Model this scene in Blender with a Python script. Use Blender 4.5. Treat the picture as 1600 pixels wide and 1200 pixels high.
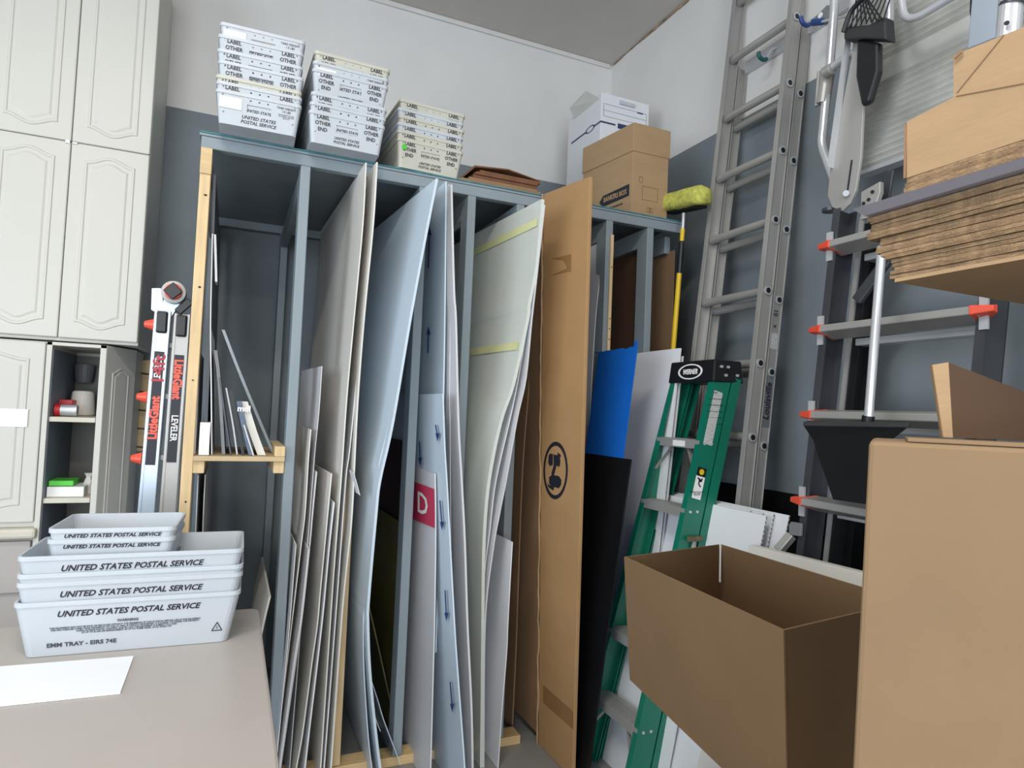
import bpy, bmesh, math, random
from mathutils import Vector, Matrix
random.seed(7)
for o in list(bpy.data.objects): bpy.data.objects.remove(o)
C = bpy.context.scene.collection
sc = bpy.context.scene

# ------------------------------------------------------------------ camera
FPX, CH = 1014.5, 1.48
_y, _p, _r = (math.radians(a) for a in (23.282, 2.478, 2.356))
FW = Vector((math.sin(_y)*math.cos(_p), math.cos(_y)*math.cos(_p), math.sin(_p)))
_r0 = Vector((math.cos(_y), -math.sin(_y), 0)); _u0 = _r0.cross(FW)
RT = math.cos(_r)*_r0 + math.sin(_r)*_u0
UP = -math.sin(_r)*_r0 + math.cos(_r)*_u0
ORI = Vector((0, 0, CH))
cam = bpy.data.cameras.new('camera'); cam.sensor_width = 36; cam.lens = 36*FPX/1600; cam.clip_start = .02
camo = bpy.data.objects.new('camera', cam); C.objects.link(camo)
M = Matrix((RT, UP, -FW)).transposed().to_4x4(); M.translation = ORI
camo.matrix_world = M; sc.camera = camo

# ------------------------------------------------------------------ view + light
sc.view_settings.view_transform = 'Standard'; sc.view_settings.look = 'None'
sc.view_settings.exposure = 0.2; sc.view_settings.gamma = 1; sc.view_settings.use_curve_mapping = False
w = bpy.data.worlds.new('sky'); sc.world = w; w.use_nodes = True
w.node_tree.nodes['Background'].inputs[0].default_value = (.75, .86, 1, 1)
w.node_tree.nodes['Background'].inputs[1].default_value = 1.2

def area(name, loc, target, sx, sy, power, col):
    l = bpy.data.lights.new(name, 'AREA'); l.shape = 'RECTANGLE'; l.size = sx; l.size_y = sy
    l.energy = power; l.color = col
    o = bpy.data.objects.new(name, l); C.objects.link(o); o.location = loc
    o.rotation_euler = (Vector(target)-Vector(loc)).to_track_quat('-Z', 'Y').to_euler()
    return o
area('daylight_side_opening', (-4.1, -.8, 1.75), (1.0, 1.1, 1.7), 3.4, 2.6, 120, (.82, .91, 1))
area('daylight_garage_door', (-1.0, -5.9, 1.8), (0.6, 3, 2.2), 3.8, 3.0, 240, (.88, .94, 1))
area('ceiling_fluorescent_light', (-.6, .3, 3.9), (-.6, .3, 0), 1.2, .3, 62, (1, .95, .86))
area('ceiling_fluorescent_light', (.6, -2.2, 3.9), (.6, -2.2, 0), 1.2, .3, 60, (1, .95, .86))

# ------------------------------------------------------------------ unprojection of pixels onto real planes
def _ray(x, y): return FW + (x-800)/FPX*RT - (y-600)/FPX*UP
def on(ax, v, x, y):
    i = 'xyz'.index(ax); d = _ray(x, y); return ORI + d*((v-ORI[i])/d[i])

# ------------------------------------------------------------------ materials
def lin(c):
    c = c/255
    return c/12.92 if c <= .04045 else ((c+.055)/1.055)**2.4
MATS = {}
def mat(name, rgb, rough=.6, metal=0, var=.06, scale=6, bump=0, bscale=60, trans=0, stretch=(1, 1, 1), alpha=1, coat=0):
    if name in MATS: return MATS[name]
    m = bpy.data.materials.new(name); m.use_nodes = True; nt = m.node_tree; N = nt.nodes; L = nt.links
    b = N['Principled BSDF']; col = tuple(lin(v) for v in rgb)
    tc = N.new('ShaderNodeTexCoord'); mp = N.new('ShaderNodeMapping'); mp.inputs['Scale'].default_value = stretch
    L.new(tc.outputs['Object'], mp.inputs[0])
    n = N.new('ShaderNodeTexNoise'); n.inputs['Scale'].default_value = scale; n.inputs['Detail'].default_value = 5
    L.new(mp.outputs[0], n.inputs['Vector'])
    r = N.new('ShaderNodeValToRGB'); r.color_ramp.elements[0].position = .3; r.color_ramp.elements[1].position = .7
    r.color_ramp.elements[0].color = (*[max(0, v*(1-var)) for v in col], 1)
    r.color_ramp.elements[1].color = (*[min(1, v*(1+var)) for v in col], 1)
    L.new(n.outputs[0], r.inputs[0]); L.new(r.outputs[0], b.inputs['Base Color'])
    b.inputs['Roughness'].default_value = rough; b.inputs['Metallic'].default_value = metal
    if coat: b.inputs['Coat Weight'].default_value = coat
    if alpha < 1: b.inputs['Alpha'].default_value = alpha
    if bump:
        n2 = N.new('ShaderNodeTexNoise'); n2.inputs['Scale'].default_value = bscale; L.new(mp.outputs[0], n2.inputs['Vector'])
        bp = N.new('ShaderNodeBump'); bp.inputs['Strength'].default_value = bump; bp.inputs['Distance'].default_value = .004
        L.new(n2.outputs[0], bp.inputs['Height']); L.new(bp.outputs[0], b.inputs['Normal'])
    if trans:
        t = N.new('ShaderNodeBsdfTranslucent'); L.new(r.outputs[0], t.inputs[0]); mx = N.new('ShaderNodeMixShader')
        mx.inputs[0].default_value = trans; out = N['Material Output']
        L.new(b.outputs[0], mx.inputs[1]); L.new(t.outputs[0], mx.inputs[2]); L.new(mx.outputs[0], out.inputs[0])
    MATS[name] = m; return m

def wall_mat():
    m = bpy.data.materials.new('two_tone_wall_paint'); m.use_nodes = True; nt = m.node_tree; N = nt.nodes; L = nt.links
    b = N['Principled BSDF']; b.inputs['Roughness'].default_value = .7
    g = N.new('ShaderNodeNewGeometry'); s = N.new('ShaderNodeSeparateXYZ'); L.new(g.outputs['Position'], s.inputs[0])
    n = N.new('ShaderNodeTexNoise'); n.inputs['Scale'].default_value = 2.5; n.inputs['Detail'].default_value = 6
    L.new(g.outputs['Position'], n.inputs['Vector'])
    c = N.new('ShaderNodeMath'); c.operation = 'GREATER_THAN'; c.inputs[1].default_value = 3.05; L.new(s.outputs[2], c.inputs[0])
    def ramp(rgb, v):
        r = N.new('ShaderNodeValToRGB'); col = [lin(k) for k in rgb]
        r.color_ramp.elements[0].position = .35; r.color_ramp.elements[1].position = .7
        r.color_ramp.elements[0].color = (*[k*(1-v) for k in col], 1); r.color_ramp.elements[1].color = (*[min(1, k*(1+v)) for k in col], 1)
        L.new(n.outputs[0], r.inputs[0]); return r
    lo = ramp((122, 131, 137), .12); hi = ramp((226, 224, 221), .03)
    mx = N.new('ShaderNodeMix'); mx.data_type = 'RGBA'
    L.new(c.outputs[0], mx.inputs[0]); L.new(lo.outputs[0], mx.inputs[6]); L.new(hi.outputs[0], mx.inputs[7]); L.new(mx.outputs[2], b.inputs['Base Color'])
    bp = N.new('ShaderNodeBump'); bp.inputs['Strength'].default_value = .15; bp.inputs['Distance'].default_value = .01
    L.new(n.outputs[0], bp.inputs['Height']); L.new(bp.outputs[0], b.inputs['Normal'])
    return m
WALL = wall_mat()
CEIL = mat('ceiling_paint', (198, 192, 186), .8, var=.02)
FLOOR = mat('sealed_concrete', (138, 138, 136), .45, var=.12, scale=3, bump=.1)
GREYP = mat('grey_painted_wood', (132, 143, 150), .55, var=.08, scale=5, bump=.15, bscale=30, stretch=(1, 1, .3))
TEAL = mat('teal_painted_edge', (60, 130, 138), .6, var=.3, scale=20)
PINE = mat('raw_pine', (214, 186, 142), .6, var=.12, scale=9, bump=.1, stretch=(6, 6, .6))
PINEX = mat('raw_pine_crosswise', (205, 176, 130), .6, var=.12, scale=9, bump=.1, stretch=(.6, 6, 6))
PLY = mat('plywood', (196, 172, 134), .6, var=.1, scale=8)
WHITE = mat('white_foam_board', (226, 228, 232), .5, var=.02, scale=2)
WHITE2 = mat('grey_white_board', (205, 205, 208), .45, var=.03, scale=2)
PALE = mat('pale_blue_film_board', (196, 210, 222), .35, var=.04, scale=2)
WARMW = mat('warm_white_board', (216, 213, 206), .5, var=.03)
PLASW = mat('plastic_wrapped_board', (208, 212, 204), .18, var=.05, scale=4, bump=.5, bscale=9, stretch=(1, 1, .25), coat=.5)
TAPEY = mat('pale_yellow_tape', (214, 214, 160), .4)
DKBRD = mat('dark_slate_board', (62, 66, 76), .4, var=.1)
OLIVE = mat('dark_olive_board', (100, 94, 52), .5, var=.2)
MAROON = mat('dark_maroon_board', (58, 36, 42), .5, var=.2)
BLACKB = mat('black_foam_board', (14, 15, 18), .45, var=.2)
BLUEB = mat('blue_board', (22, 98, 190), .35, var=.05)
PINK = mat('magenta_print', (200, 52, 88), .45, var=.03)
INK = mat('black_ink', (30, 32, 42), .5)
GREYINK = mat('grey_ink', (110, 112, 118), .5)
BLUEINK = mat('blue_ink', (22, 62, 120), .5)
KRAFT = mat('kraft_cardboard', (166, 137, 103), .8, var=.05, scale=7, bump=.15, bscale=40, stretch=(1, 1, 4))
KRAFTB = mat('mid_brown_kraft', (132, 107, 78), .8, var=.04, scale=5, bump=.1, bscale=40)
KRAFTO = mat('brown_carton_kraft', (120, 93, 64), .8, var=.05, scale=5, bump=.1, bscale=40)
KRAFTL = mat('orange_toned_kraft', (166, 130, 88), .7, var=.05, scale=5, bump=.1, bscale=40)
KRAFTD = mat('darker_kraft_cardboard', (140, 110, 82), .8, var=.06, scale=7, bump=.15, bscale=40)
KRAFTE = mat('cut_cardboard_edge', (134, 108, 80), .9, var=.35, scale=60, bump=.6, bscale=300, stretch=(1, 1, 3))
TAPEB = mat('brown_packing_tape', (140, 106, 68), .25, var=.04)
CAB = mat('ivory_cabinet_thermofoil', (207, 205, 196), .45, var=.02, scale=2)
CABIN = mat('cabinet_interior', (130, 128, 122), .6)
CABEDGE = mat('ivory_shelf_edge', (206, 202, 186), .5)
ALU = mat('mill_aluminium', (172, 170, 166), .4, metal=.35, var=.1, scale=4, bump=.1, stretch=(1, 1, .2))
ALU2 = mat('bright_aluminium', (204, 206, 210), .3, metal=.4, var=.06, scale=4)
ALUB = mat('blue_grey_aluminium', (190, 202, 216), .35, metal=.45, var=.04)
ALUR = mat('worn_aluminium_plank', (192, 192, 186), .45, metal=.15, var=.15, scale=8)
BLACKP = mat('black_plastic', (24, 25, 28), .4, var=.2)
RUB = mat('dark_grey_rubber', (48, 48, 50), .6, var=.2)
DKRAIL = mat('dark_grey_coated_rail', (70, 72, 78), .35, metal=.3, var=.15)
ORANGE = mat('orange_red_plastic', (232, 84, 58), .4)
GREEN = mat('green_fibreglass', (12, 112, 90), .35, var=.1, scale=5, coat=.3)
YEL = mat('yellow_pole', (228, 190, 30), .35)
SPONGE = mat('yellow_green_pad', (190, 190, 90), .95, var=.25, scale=40, bump=1, bscale=80)
TABLE = mat('grey_beige_laminate', (180, 173, 168), .4, var=.02)
TRAY = mat('translucent_white_plastic', (216, 222, 228), .35, var=.02, trans=.3)
TRAYO = mat('yellowed_white_plastic', (214, 212, 200), .4, var=.03, trans=.25)
STICK = mat('white_sticker', (238, 238, 236), .5, var=.02)
REDM = mat('red_plastic', (196, 30, 40), .4)
GRN = mat('bright_green_plastic', (80, 200, 60), .4)
BLUEP = mat('blue_plastic', (40, 70, 130), .4)
GREYPL = mat('grey_plastic', (120, 122, 126), .5)
LABG = mat('grey_printed_label', (190, 192, 190), .5, var=.3, scale=60, stretch=(1, 1, 6))

# ------------------------------------------------------------------ mesh builder
class MB:
    def __init__(s): s.v = []; s.f = []
    def add(s, vs, fs):
        k = len(s.v); s.v += [Vector(v) for v in vs]; s.f += [tuple(i+k for i in f) for f in fs]; return s
    def hexa(s, p):   # p: 4 bottom, 4 top
        return s.add(p, [(0, 3, 2, 1), (4, 5, 6, 7), (0, 1, 5, 4), (1, 2, 6, 5), (2, 3, 7, 6), (3, 0, 4, 7)])
    def box(s, x0, x1, y0, y1, z0, z1):
        return s.hexa([(x0, y0, z0), (x1, y0, z0), (x1, y1, z0), (x0, y1, z0), (x0, y0, z1), (x1, y0, z1), (x1, y1, z1), (x0, y1, z1)])
    def obox(s, c, ax, ay, az):  # centre and half-axis vectors
        c = Vector(c); ax, ay, az = Vector(ax), Vector(ay), Vector(az)
        return s.hexa([c-ax-ay-az, c+ax-ay-az, c+ax+ay-az, c-ax+ay-az, c-ax-ay+az, c+ax-ay+az, c+ax+ay+az, c-ax+ay+az])
    def beam(s, p, q, side, wid, thick):   # bar from p to q; side = direction of width
        p, q = Vector(p), Vector(q); d = (q-p); L = d.length; d.normalize()
        sd = Vector(side); sd = (sd-d*sd.dot(d)).normalized(); n = d.cross(sd)
        return s.obox((p+q)/2, sd*wid/2, n*thick/2, d*L/2)
    def loft(s, loops, cap0=True, cap1=True):
        n = len(loops[0]); k = len(s.v)
        for l in loops: s.v += [Vector(v) for v in l]
        for i in range(len(loops)-1):
            for j in range(n):
                a = k+i*n+j; b = k+i*n+(j+1) % n
                s.f.append((a, b, b+n, a+n))
        if cap0: s.f.append(tuple(k+j for j in reversed(range(n))))
        if cap1: s.f.append(tuple(k+(len(loops)-1)*n+j for j in range(n)))
        return s
    def tube(s, pts, r, n=12, cap=True):
        pts = [Vector(p) for p in pts]; loops = []; prev = None
        for i, p in enumerate(pts):
            d = (pts[min(i+1, len(pts)-1)]-pts[max(i-1, 0)]).normalized()
            if prev is None:
                a = d.orthogonal().normalized()
            else:
                a = (prev-d*prev.dot(d)).normalized()
            prev = a; b = d.cross(a); rr = r[i] if isinstance(r, (list, tuple)) else r
            loops.append([p+(a*math.cos(t)+b*math.sin(t))*rr for t in [2*math.pi*j/n for j in range(n)]])
        return s.loft(loops, cap, cap)
    def prism(s, poly, d):   # 3d polygon extruded by vector d
        d = Vector(d); return s.loft([[Vector(p) for p in poly], [Vector(p)+d for p in poly]])

def smooth_path(pts, n=8):
    pts = [Vector(p) for p in pts]; out = []
    P = [pts[0]]+pts+[pts[-1]]
    for i in range(1, len(P)-2):
        for k in range(n):
            t = k/n; a, b, c, d = P[i-1:i+3]
            out.append(.5*((2*b)+(c-a)*t+(2*a-5*b+4*c-d)*t*t+(3*b-a-3*c+d)*t**3))
    out.append(pts[-1]); return out

ORG = {}
def mesh_of(name, mb, m, org, smooth=False):
    me = bpy.data.meshes.new(name); me.from_pydata([v-org for v in mb.v], [], mb.f)
    me.materials.append(m)
    bm = bmesh.new(); bm.from_mesh(me); bmesh.ops.recalc_face_normals(bm, faces=bm.faces); bm.to_mesh(me); bm.free()
    if smooth: me.shade_smooth()
    me.update(); return me
def bev(o, wd, seg=2):
    if wd:
        b = o.modifiers.new('bevel', 'BEVEL'); b.width = wd; b.segments = seg; b.limit_method = 'ANGLE'; b.angle_limit = .7
def tagit(o, label=None, cat=None, group=None, kind=None):
    if label: o['label'] = label
    if cat: o['category'] = cat
    if group: o['group'] = group
    if kind: o['kind'] = kind
    return o
def thing(name, label, cat, loc=(0, 0, 0), group=None):
    o = bpy.data.objects.new(name, None); o.empty_display_size = .05; C.objects.link(o); o.location = loc
    ORG[o.name] = Vector(loc); return tagit(o, label, cat, group)
def part(name, mb, m, parent, bevel=0, label=None, smooth=False):
    org = ORG[parent.name]; me = mesh_of(name, mb, m, org, smooth); o = bpy.data.objects.new(name, me)
    C.objects.link(o); o.parent = parent; ORG[o.name] = org; bev(o, bevel)
    if label: o['label'] = label
    return o
def solo(name, mb, m, label, cat, group=None, kind=None, bevel=0, smooth=False):
    xs = [v.x for v in mb.v]; ys = [v.y for v in mb.v]; zs = [v.z for v in mb.v]
    org = Vector(((min(xs)+max(xs))/2, (min(ys)+max(ys))/2, min(zs)))
    me = mesh_of(name, mb, m, org, smooth); o = bpy.data.objects.new(name, me); C.objects.link(o); o.location = org
    ORG[o.name] = org; bev(o, bevel); return tagit(o, label, cat, group, kind)
def struct(name, mb, m, bevel=0): return solo(name, mb, m, None, None, kind='structure', bevel=bevel)
def dup(root, loc, rotz, label, group=None):
    r = root.copy(); C.objects.link(r); r.location = loc; r.rotation_euler = (0, 0, rotz); r['label'] = label
    if group: r['group'] = group
    for ch in list(root.children):
        c = ch.copy(); C.objects.link(c); c.parent = r
        for g in ch.children:
            d = g.copy(); C.objects.link(d); d.parent = c
    return r

def text_mb(s, size, org, xd, ud, shear=0, bold=0, align='CENTER', ext=.0003, sx=1.0, space=1.0):
    cu = bpy.data.curves.new('lettering', 'FONT'); cu.body = s; cu.size = size; cu.shear = shear; cu.offset = bold*size
    cu.align_x = align; cu.align_y = 'CENTER'; cu.extrude = ext; cu.resolution_u = 2; cu.space_line = space
    o = bpy.data.objects.new('lettering', cu); C.objects.link(o)
    dg = bpy.context.evaluated_depsgraph_get(); me = bpy.data.meshes.new_from_object(o.evaluated_get(dg))
    xd = Vector(xd).normalized(); ud = Vector(ud).normalized(); nd = xd.cross(ud); org = Vector(org)
    mb = MB(); mb.add([org+xd*v.co.x*sx+ud*v.co.y+nd*v.co.z for v in me.vertices], [tuple(p.vertices) for p in me.polygons])
    bpy.data.objects.remove(o); bpy.data.curves.remove(cu); bpy.data.meshes.remove(me)
    return mb

# ------------------------------------------------------------------ setting
XR, YB, ZC, XL, YF = 2.354, 3.91, 3.97, -4.2, -6.1
struct('floor', MB().box(XL-.1, XR+.1, YF-.1, YB+.1, -.1, 0), FLOOR)
struct('ceiling', MB().box(XL-.1, XR+.1, YF-.1, YB+.1, ZC, ZC+.1), CEIL)
struct('wall_back', MB().box(XL-.1, XR+.1, YB, YB+.1, 0, ZC), WALL)
struct('wall_right', MB().box(XR, XR+.1, YF-.1, YB, 0, ZC), WALL)
wl = MB().box(XL-.1, XL, YF-.1, -2.6, 0, ZC).box(XL-.1, XL, 1.4, YB, 0, ZC).box(XL-.1, XL, -2.6, 1.4, 0, .4).box(XL-.1, XL, -2.6, 1.4, 3.1, ZC)
struct('wall_left', wl, WALL)
wf = MB().box(XL, -3.7, YF-.1, YF, 0, ZC).box(.2, XR, YF-.1, YF, 0, ZC).box(-3.7, .2, YF-.1, YF, 3.2, ZC)
struct('wall_front', wf, WALL)
mb = MB()
mb.box(XL, XR-.02, YB-.018, YB, ZC-.03, ZC)
struct('trim_1', mb, mat('white_caulk', (222, 218, 214), .7), .006)
mb = MB()
random.seed(3)
y = YB-.03
while y > .8:
    l = random.uniform(.05, .3); mb.box(XR-.004-random.uniform(0, .004), XR, y-l, y, ZC-random.uniform(.006, .022), ZC); y -= l
struct('trim_2', mb, mat('stained_brown_seam', (150, 130, 108), .8, var=.5, scale=14))

# ------------------------------------------------------------------ storage rack
YR = 2.69
rack = thing('lumber_rack', 'long grey painted wooden rack against the back wall holding upright boards', 'rack', (1, YR, 0))
posts = [(-.156, -.118), (.203, .241), (.69, .728), (.91, .948), (1.147, 1.185), (1.622, 1.66), (1.86, 1.898), (2.03, 2.068)]
zt = 2.43
for i, (a, b) in enumerate(posts):
    for yy in (YR, YB-.12):
        if i == 7 and yy == YR: continue
        mb = MB().box(a, b, yy, yy+.089, .04, zt)
        wood = yy == YR and i in (0,)
        part('post', mb, PINE if wood else GREYP, rack, .003, 'raw pine post' if wood else None)
    part('side_rail', MB().box(a+.002, b-.002, YR+.0895, YB-.1205, zt-.09, zt), GREYP, rack, .002)
    part('floor_rail', MB().box(a+.002, b-.002, YR+.0895, YB-.1205, .0, .04), GREYP, rack, .002)
part('post', MB().box(.441, .478, YR+.003, YR+.09, .04, 1.3), PINE, rack, .003, 'short raw pine stud')
part('post_facing', MB().box(1.6445, 1.6605, YR-.0105, YR-.0005, .3, 2.36), PINE, rack, .002, 'raw pine strip on grey post')
part('top_rail', MB().box(-.158, 2.07, YR, YR+.038, zt, zt+.045), GREYP, rack, .003)
part('top_rail', MB().box(-.158, 2.07, YB-.06, YB-.022, zt, zt+.045), GREYP, rack, .003)
part('deck', MB().box(-.165, 2.075, YR-.003, YB-.02, zt+.0455, zt+.0555), GREYP, rack, .001)
part('deck_covering', MB().box(-.165, 2.075, YR-.007, YB-.02, zt+.056, zt+.0605), TEAL, rack, .001, 'worn teal painted covering')
part('base_plate', MB().box(.25, 1.27, YR-.001, YR+.088, 0, .038), PINEX, rack, .003, 'raw pine base plate')
part('post_cap', MB().box(-.157, -.117, YR-.006, YR-.001, 2.33, 2.43), PINEX, rack, .002)
mb = MB()
for z in (2.25, 1.9, 1.55, 1.1, .9): mb.tube([(-.137+random.uniform(-.01, .01), YR-.0005, z), (-.137, YR-.0025, z)], .003, 8)
for z in (2.2, 1.95, 1.9, 1.85, 1.6): mb.tube([(1.652, YR-.0105, z), (1.652, YR-.0125, z)], .003, 8)
part('nail_head', mb, INK, rack)
RZ = zt+.061
# small shelf in first bay
shf = thing('plywood_shelf', 'small raw pine shelf across the leftmost rack bay', 'shelf', (.04, YR, 1.2))
part('shelf_board', MB().box(-.117, .2025, YR-.02, YR+.55, 1.252, 1.27), PLY, shf, .001)
part('cleat', MB().box(-.117, -.079, YR-.005, YR+.5, 1.205, 1.2515), PINE, shf, .002)
part('cleat', MB().box(.164, .2025, YR-.005, YR+.5, 1.205, 1.2515), PINE, shf, .002)
part('stop_block', MB().box(.165, .2025, YR-.02, YR+.4, 1.2705, 1.31), PINE, shf, .002)

# ------------------------------------------------------------------ upright boards
def near_pts(near, Yt, Yb, floor):
    y0, y1 = near[0][1], near[-1][1]; P = []
    for x, y in near:
        Y = Yt+(Yb-Yt)*(y-y0)/(y1-y0) if y1 != y0 else Yt
        P.append(on('y', Y, x, y))
    if floor is not None:
        a, b = P[-2], P[-1]
        if b.z < floor:
            t = (floor-a.z)/(b.z-a.z); P[-1] = a.lerp(b, t)
        elif b.z > floor+.002:
            t = (floor-b.z)/(b.z-a.z); P.append(b+(b-a)*min(t, 30))
            P[-1].x = b.x+max(-.05, min(.05, P[-1].x-b.x)); P[-1].z = floor; P[-1].y = b.y
    return P
def board(name, label, near, m, Yt=2.6, Yb=None, depth=1.15, far=(0, 0), t=.004, floor=.002, cat='board', group=None, bow=0, rise=0):
    Yb = Yt if Yb is None else Yb
    P = near_pts(near, Yt, Yb, floor); P = smooth_path(P, 5); n = len(P); ny = 6; mb = MB(); k = 0
    loops = []
    for i, p in enumerate(P):
        s = i/(n-1); dx = far[0]+(far[1]-far[0])*s; row = []
        for j in range(ny+1):
            q = j/ny; yy = min(p.y+depth*q, YB-.13)
            row.append(Vector((p.x+dx*q+bow*math.sin(math.pi*q), yy, p.z+rise*q*(1-s))))
        back = [v+Vector((t, 0, 0)) for v in reversed(row)]
        loops.append(row+back)
    mb.loft(loops)
    o = solo(name, mb, m, label, cat, group)
    return o, P

B = board
G1 = 'tall white sheets in the wide left bay'
# first bay, left side
B('dark_sheet', 'dark slate sheet standing against the left end of the rack', [(333, 272), (326, 500), (318, 700)], DKBRD, 2.74, t=.01, depth=1.0, floor=1.29)
B('white_sheet', 'tall thin white-edged sheet at left end above the small shelf', [(331, 365), (328, 500), (329, 600), (330, 716)], WHITE, 2.72, t=.004, depth=.6, floor=1.272)
B('foam_strip', 'pale foam strip hooked over the tall thin sheet near the left rack post', [(334, 366), (335, 400), (336, 440)], WHITE2, 2.715, t=.008, depth=.08, floor=None)
for nm, lb, near, m, t, d, Y in [
    ('foam_board', 'thin white panel leaning at the extreme left of the small shelf', [(311, 550), (307, 640), (303, 716)], WHITE, .003, .4, 2.72),
    ('white_block', 'short thick white foam block at the left end of the small shelf', [(313, 660), (311, 690), (310, 717)], WHITE, .035, .3, 2.70),
    ('grey_plate', 'grey plate leaning on the small shelf with its top beside the tall white sheet', [(334, 547), (340, 600), (347, 716)], GREYPL, .012, .35, 2.73),
    ('slate_plate', 'dark slate plate leaning in the middle of the small shelf', [(342, 590), (350, 650), (360, 716)], DKBRD, .006, .3, 2.72),
    ('grey_sign_blank', 'pale grey sign blank with rounded top leaning on the small shelf', [(352, 606), (362, 660), (370, 716)], WHITE2, .006, .35, 2.74),
    ('black_plate', 'black plate leaning behind the lettered sign on the small shelf', [(358, 610), (368, 660), (379, 717)], BLACKP, .010, .34, 2.73),
    ('lettered_sign', 'dark blue sign with white lettering at its top on the small shelf', [(369, 627), (378, 670), (390, 717)], mat('navy_printed_panel', (70, 88, 112), .3, var=.5, scale=30), .02, .3, 2.71),
    ('thin_white_tile', 'thin white tile leaning before the thick pale slab on the small shelf', [(380, 664), (388, 690), (397, 718)], WARMW, .005, .2, 2.70),
    ('pale_slab', 'thick pale rounded slab leaning rightmost on the small shelf', [(374, 627), (388, 672), (405, 718)], WARMW, .03, .3, 2.72),
    ('glass_pane', 'tall narrow grey pane leaning diagonally above the other plates on the small shelf', [(346, 515), (375, 590), (421, 700)], mat('grey_translucent_pane', (128, 138, 144), .15, var=.03), .012, .1, 2.85)]:
    B(nm, lb, near, m, Y, t=t, depth=d, floor=1.272, cat='panel', group=None)
p = on('y', 2.705, 379, 634)
tx = text_mb('mdl', .032, (p.x+.006, 2.7085, p.z-.012), (1, 0, 0), (0, .15, 1), bold=.03)
ls = [o for o in C.objects if o.name == 'lettered_sign'][0]; part('lettering', tx, STICK, ls)
B('white_sheet', 'thin white sheet edge standing below the small shelf at the left rack post', [(309, 742), (305, 830), (300, 1000)], WHITE, 2.74, t=.003)
B('white_sheet', 'second thin white sheet below the small shelf beside the left rack post', [(320, 742), (316, 830), (312, 1000)], WHITE2, 2.75, t=.003)
B('grey_board', 'grey board leaning low in the first bay behind the table corner', [(420, 932), (405, 1000), (392, 1100)], WARMW, 2.74, depth=.7, t=.008, floor=.05)
# second bay: big white sheets
B('white_sheet', 'tallest white sheet curving down the wide left bay, left of its twin', [(571, 254), (566, 350), (552, 500), (541, 620), (532, 750), (521.6, 881), (515, 975), (500, 1200)], WARMW, 2.55, 2.6, far=(-.03, -.01), t=.005, group=None)
B('white_sheet', 'tall white sheet just right of the tallest one, edge creamy', [(588, 253), (582, 350), (567.5, 500), (557, 640), (549, 800), (541, 881), (532, 975), (516, 1200)], WARMW, 2.53, 2.6, far=(-.03, -.01), t=.006)
B('white_sheet', 'thin white sheet squeezed between the two tallest in the wide left bay', [(578, 400), (560, 560), (546, 700), (539.5, 750), (530, 881), (523, 975), (505.7, 1200)], WHITE, 2.6, far=(0, 0), t=.004)
B('white_board', 'small translucent board with top corner beside the second rack post', [(502.5, 572), (498, 640), (492, 700), (488, 750), (480, 850)], WHITE2, 2.66, depth=.5, far=(-.03, -.02), t=.003, cat='board')
B('white_board', 'narrow white board low beside the second rack post, squared top corner', [(485, 671), (481, 720), (476, 800), (470, 850), (455, 975)], WARMW, 2.64, depth=.5, t=.004)
B('white_board', 'white-edged board whose top stands in front of the narrow ones in the left bay', [(494, 737), (488, 800), (483, 855), (470, 975), (445, 1150)], WHITE2, 2.64, depth=.5, t=.004, far=(-.02, 0))
B('white_board', 'broad white board with slanting top edge in the left bay', [(517, 740), (509, 825), (500, 919), (495, 975), (487, 1031), (472, 1144), (462, 1200)], WARMW, 2.6, depth=.6, far=(-.03, 0), t=.005)
B('white_board', 'white board with short top just right of the slanting-topped board', [(521, 785), (513, 860), (502, 975), (482, 1144), (475.6, 1200)], WHITE, 2.59, depth=.9, far=(0, 0), t=.005)
B('white_board', 'lowest leaning board beside the second rack post with grey top', [(481, 858), (475, 915), (468, 975), (459, 1031), (442, 1153)], WHITE2, 2.58, depth=.6, t=.008)
B('white_board', 'thin board edge touching the second rack post at table height', [(462, 851), (458, 900), (452, 975), (440, 1100)], WHITE, 2.62, depth=.5, t=.003)
# pale blue bowed sheets
B('pale_blue_sheet', 'wide pale blue sheet bowed in a long curve beside the third rack post', [(681, 279), (662, 375), (639, 500), (612, 660), (592, 750), (586, 800), (574, 937), (573, 975), (576, 1050), (585, 1144), (592, 1200)], PALE, 2.43, 2.5, far=(-.09, .02), t=.010)
B('pale_blue_sheet', 'pale blue sheet directly behind the bowed one, peeling away at the floor', [(678, 300), (659, 385), (634, 510), (606, 665), (588, 750), (570, 937), (567, 975), (568, 1050), (574, 1144), (580, 1200)], PALE, 2.47, 2.55, far=(-.05, .02), t=.004)
B('blue_grey_offcut', 'small blue-grey offcut leaning at floor level right of the bowed sheet', [(577, 1055), (590, 1095), (599, 1125), (611, 1157)], PALE, 2.62, depth=.3, t=.003, floor=.04, cat='offcut')
B('blue_grey_offcut', 'short blue-grey offcut below the other at the foot of the bowed sheet', [(581, 1105), (587, 1125), (594, 1143)], PALE, 2.6, depth=.2, t=.003, floor=None, cat='offcut')
B('white_strip', 'thin white strip poking out left of the bowed pale blue sheet', [(552, 738), (557, 755), (562, 774)], WHITE, 2.5, depth=.1, t=.002, floor=None, cat='strip')
# third bay dark interior
B('olive_board', 'dark olive board deep in the bay behind the bowed pale blue sheet', [(575, 945), (590, 1010), (612, 1110)], OLIVE, 2.95, depth=.8, far=(.06, .0), t=.006)
B('olive_board', 'dark olive tall board beside the third post in shadow', [(630, 820), (626, 950), (620, 1120)], OLIVE, 2.85, depth=.9, far=(-.02, -.02), t=.006)
B('maroon_board', 'dark maroon board above the olive one in shadow', [(636, 690), (634, 745), (632, 800)], MAROON, 2.9, depth=.8, far=(-.02, -.02), t=.006, floor=.75)
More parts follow.
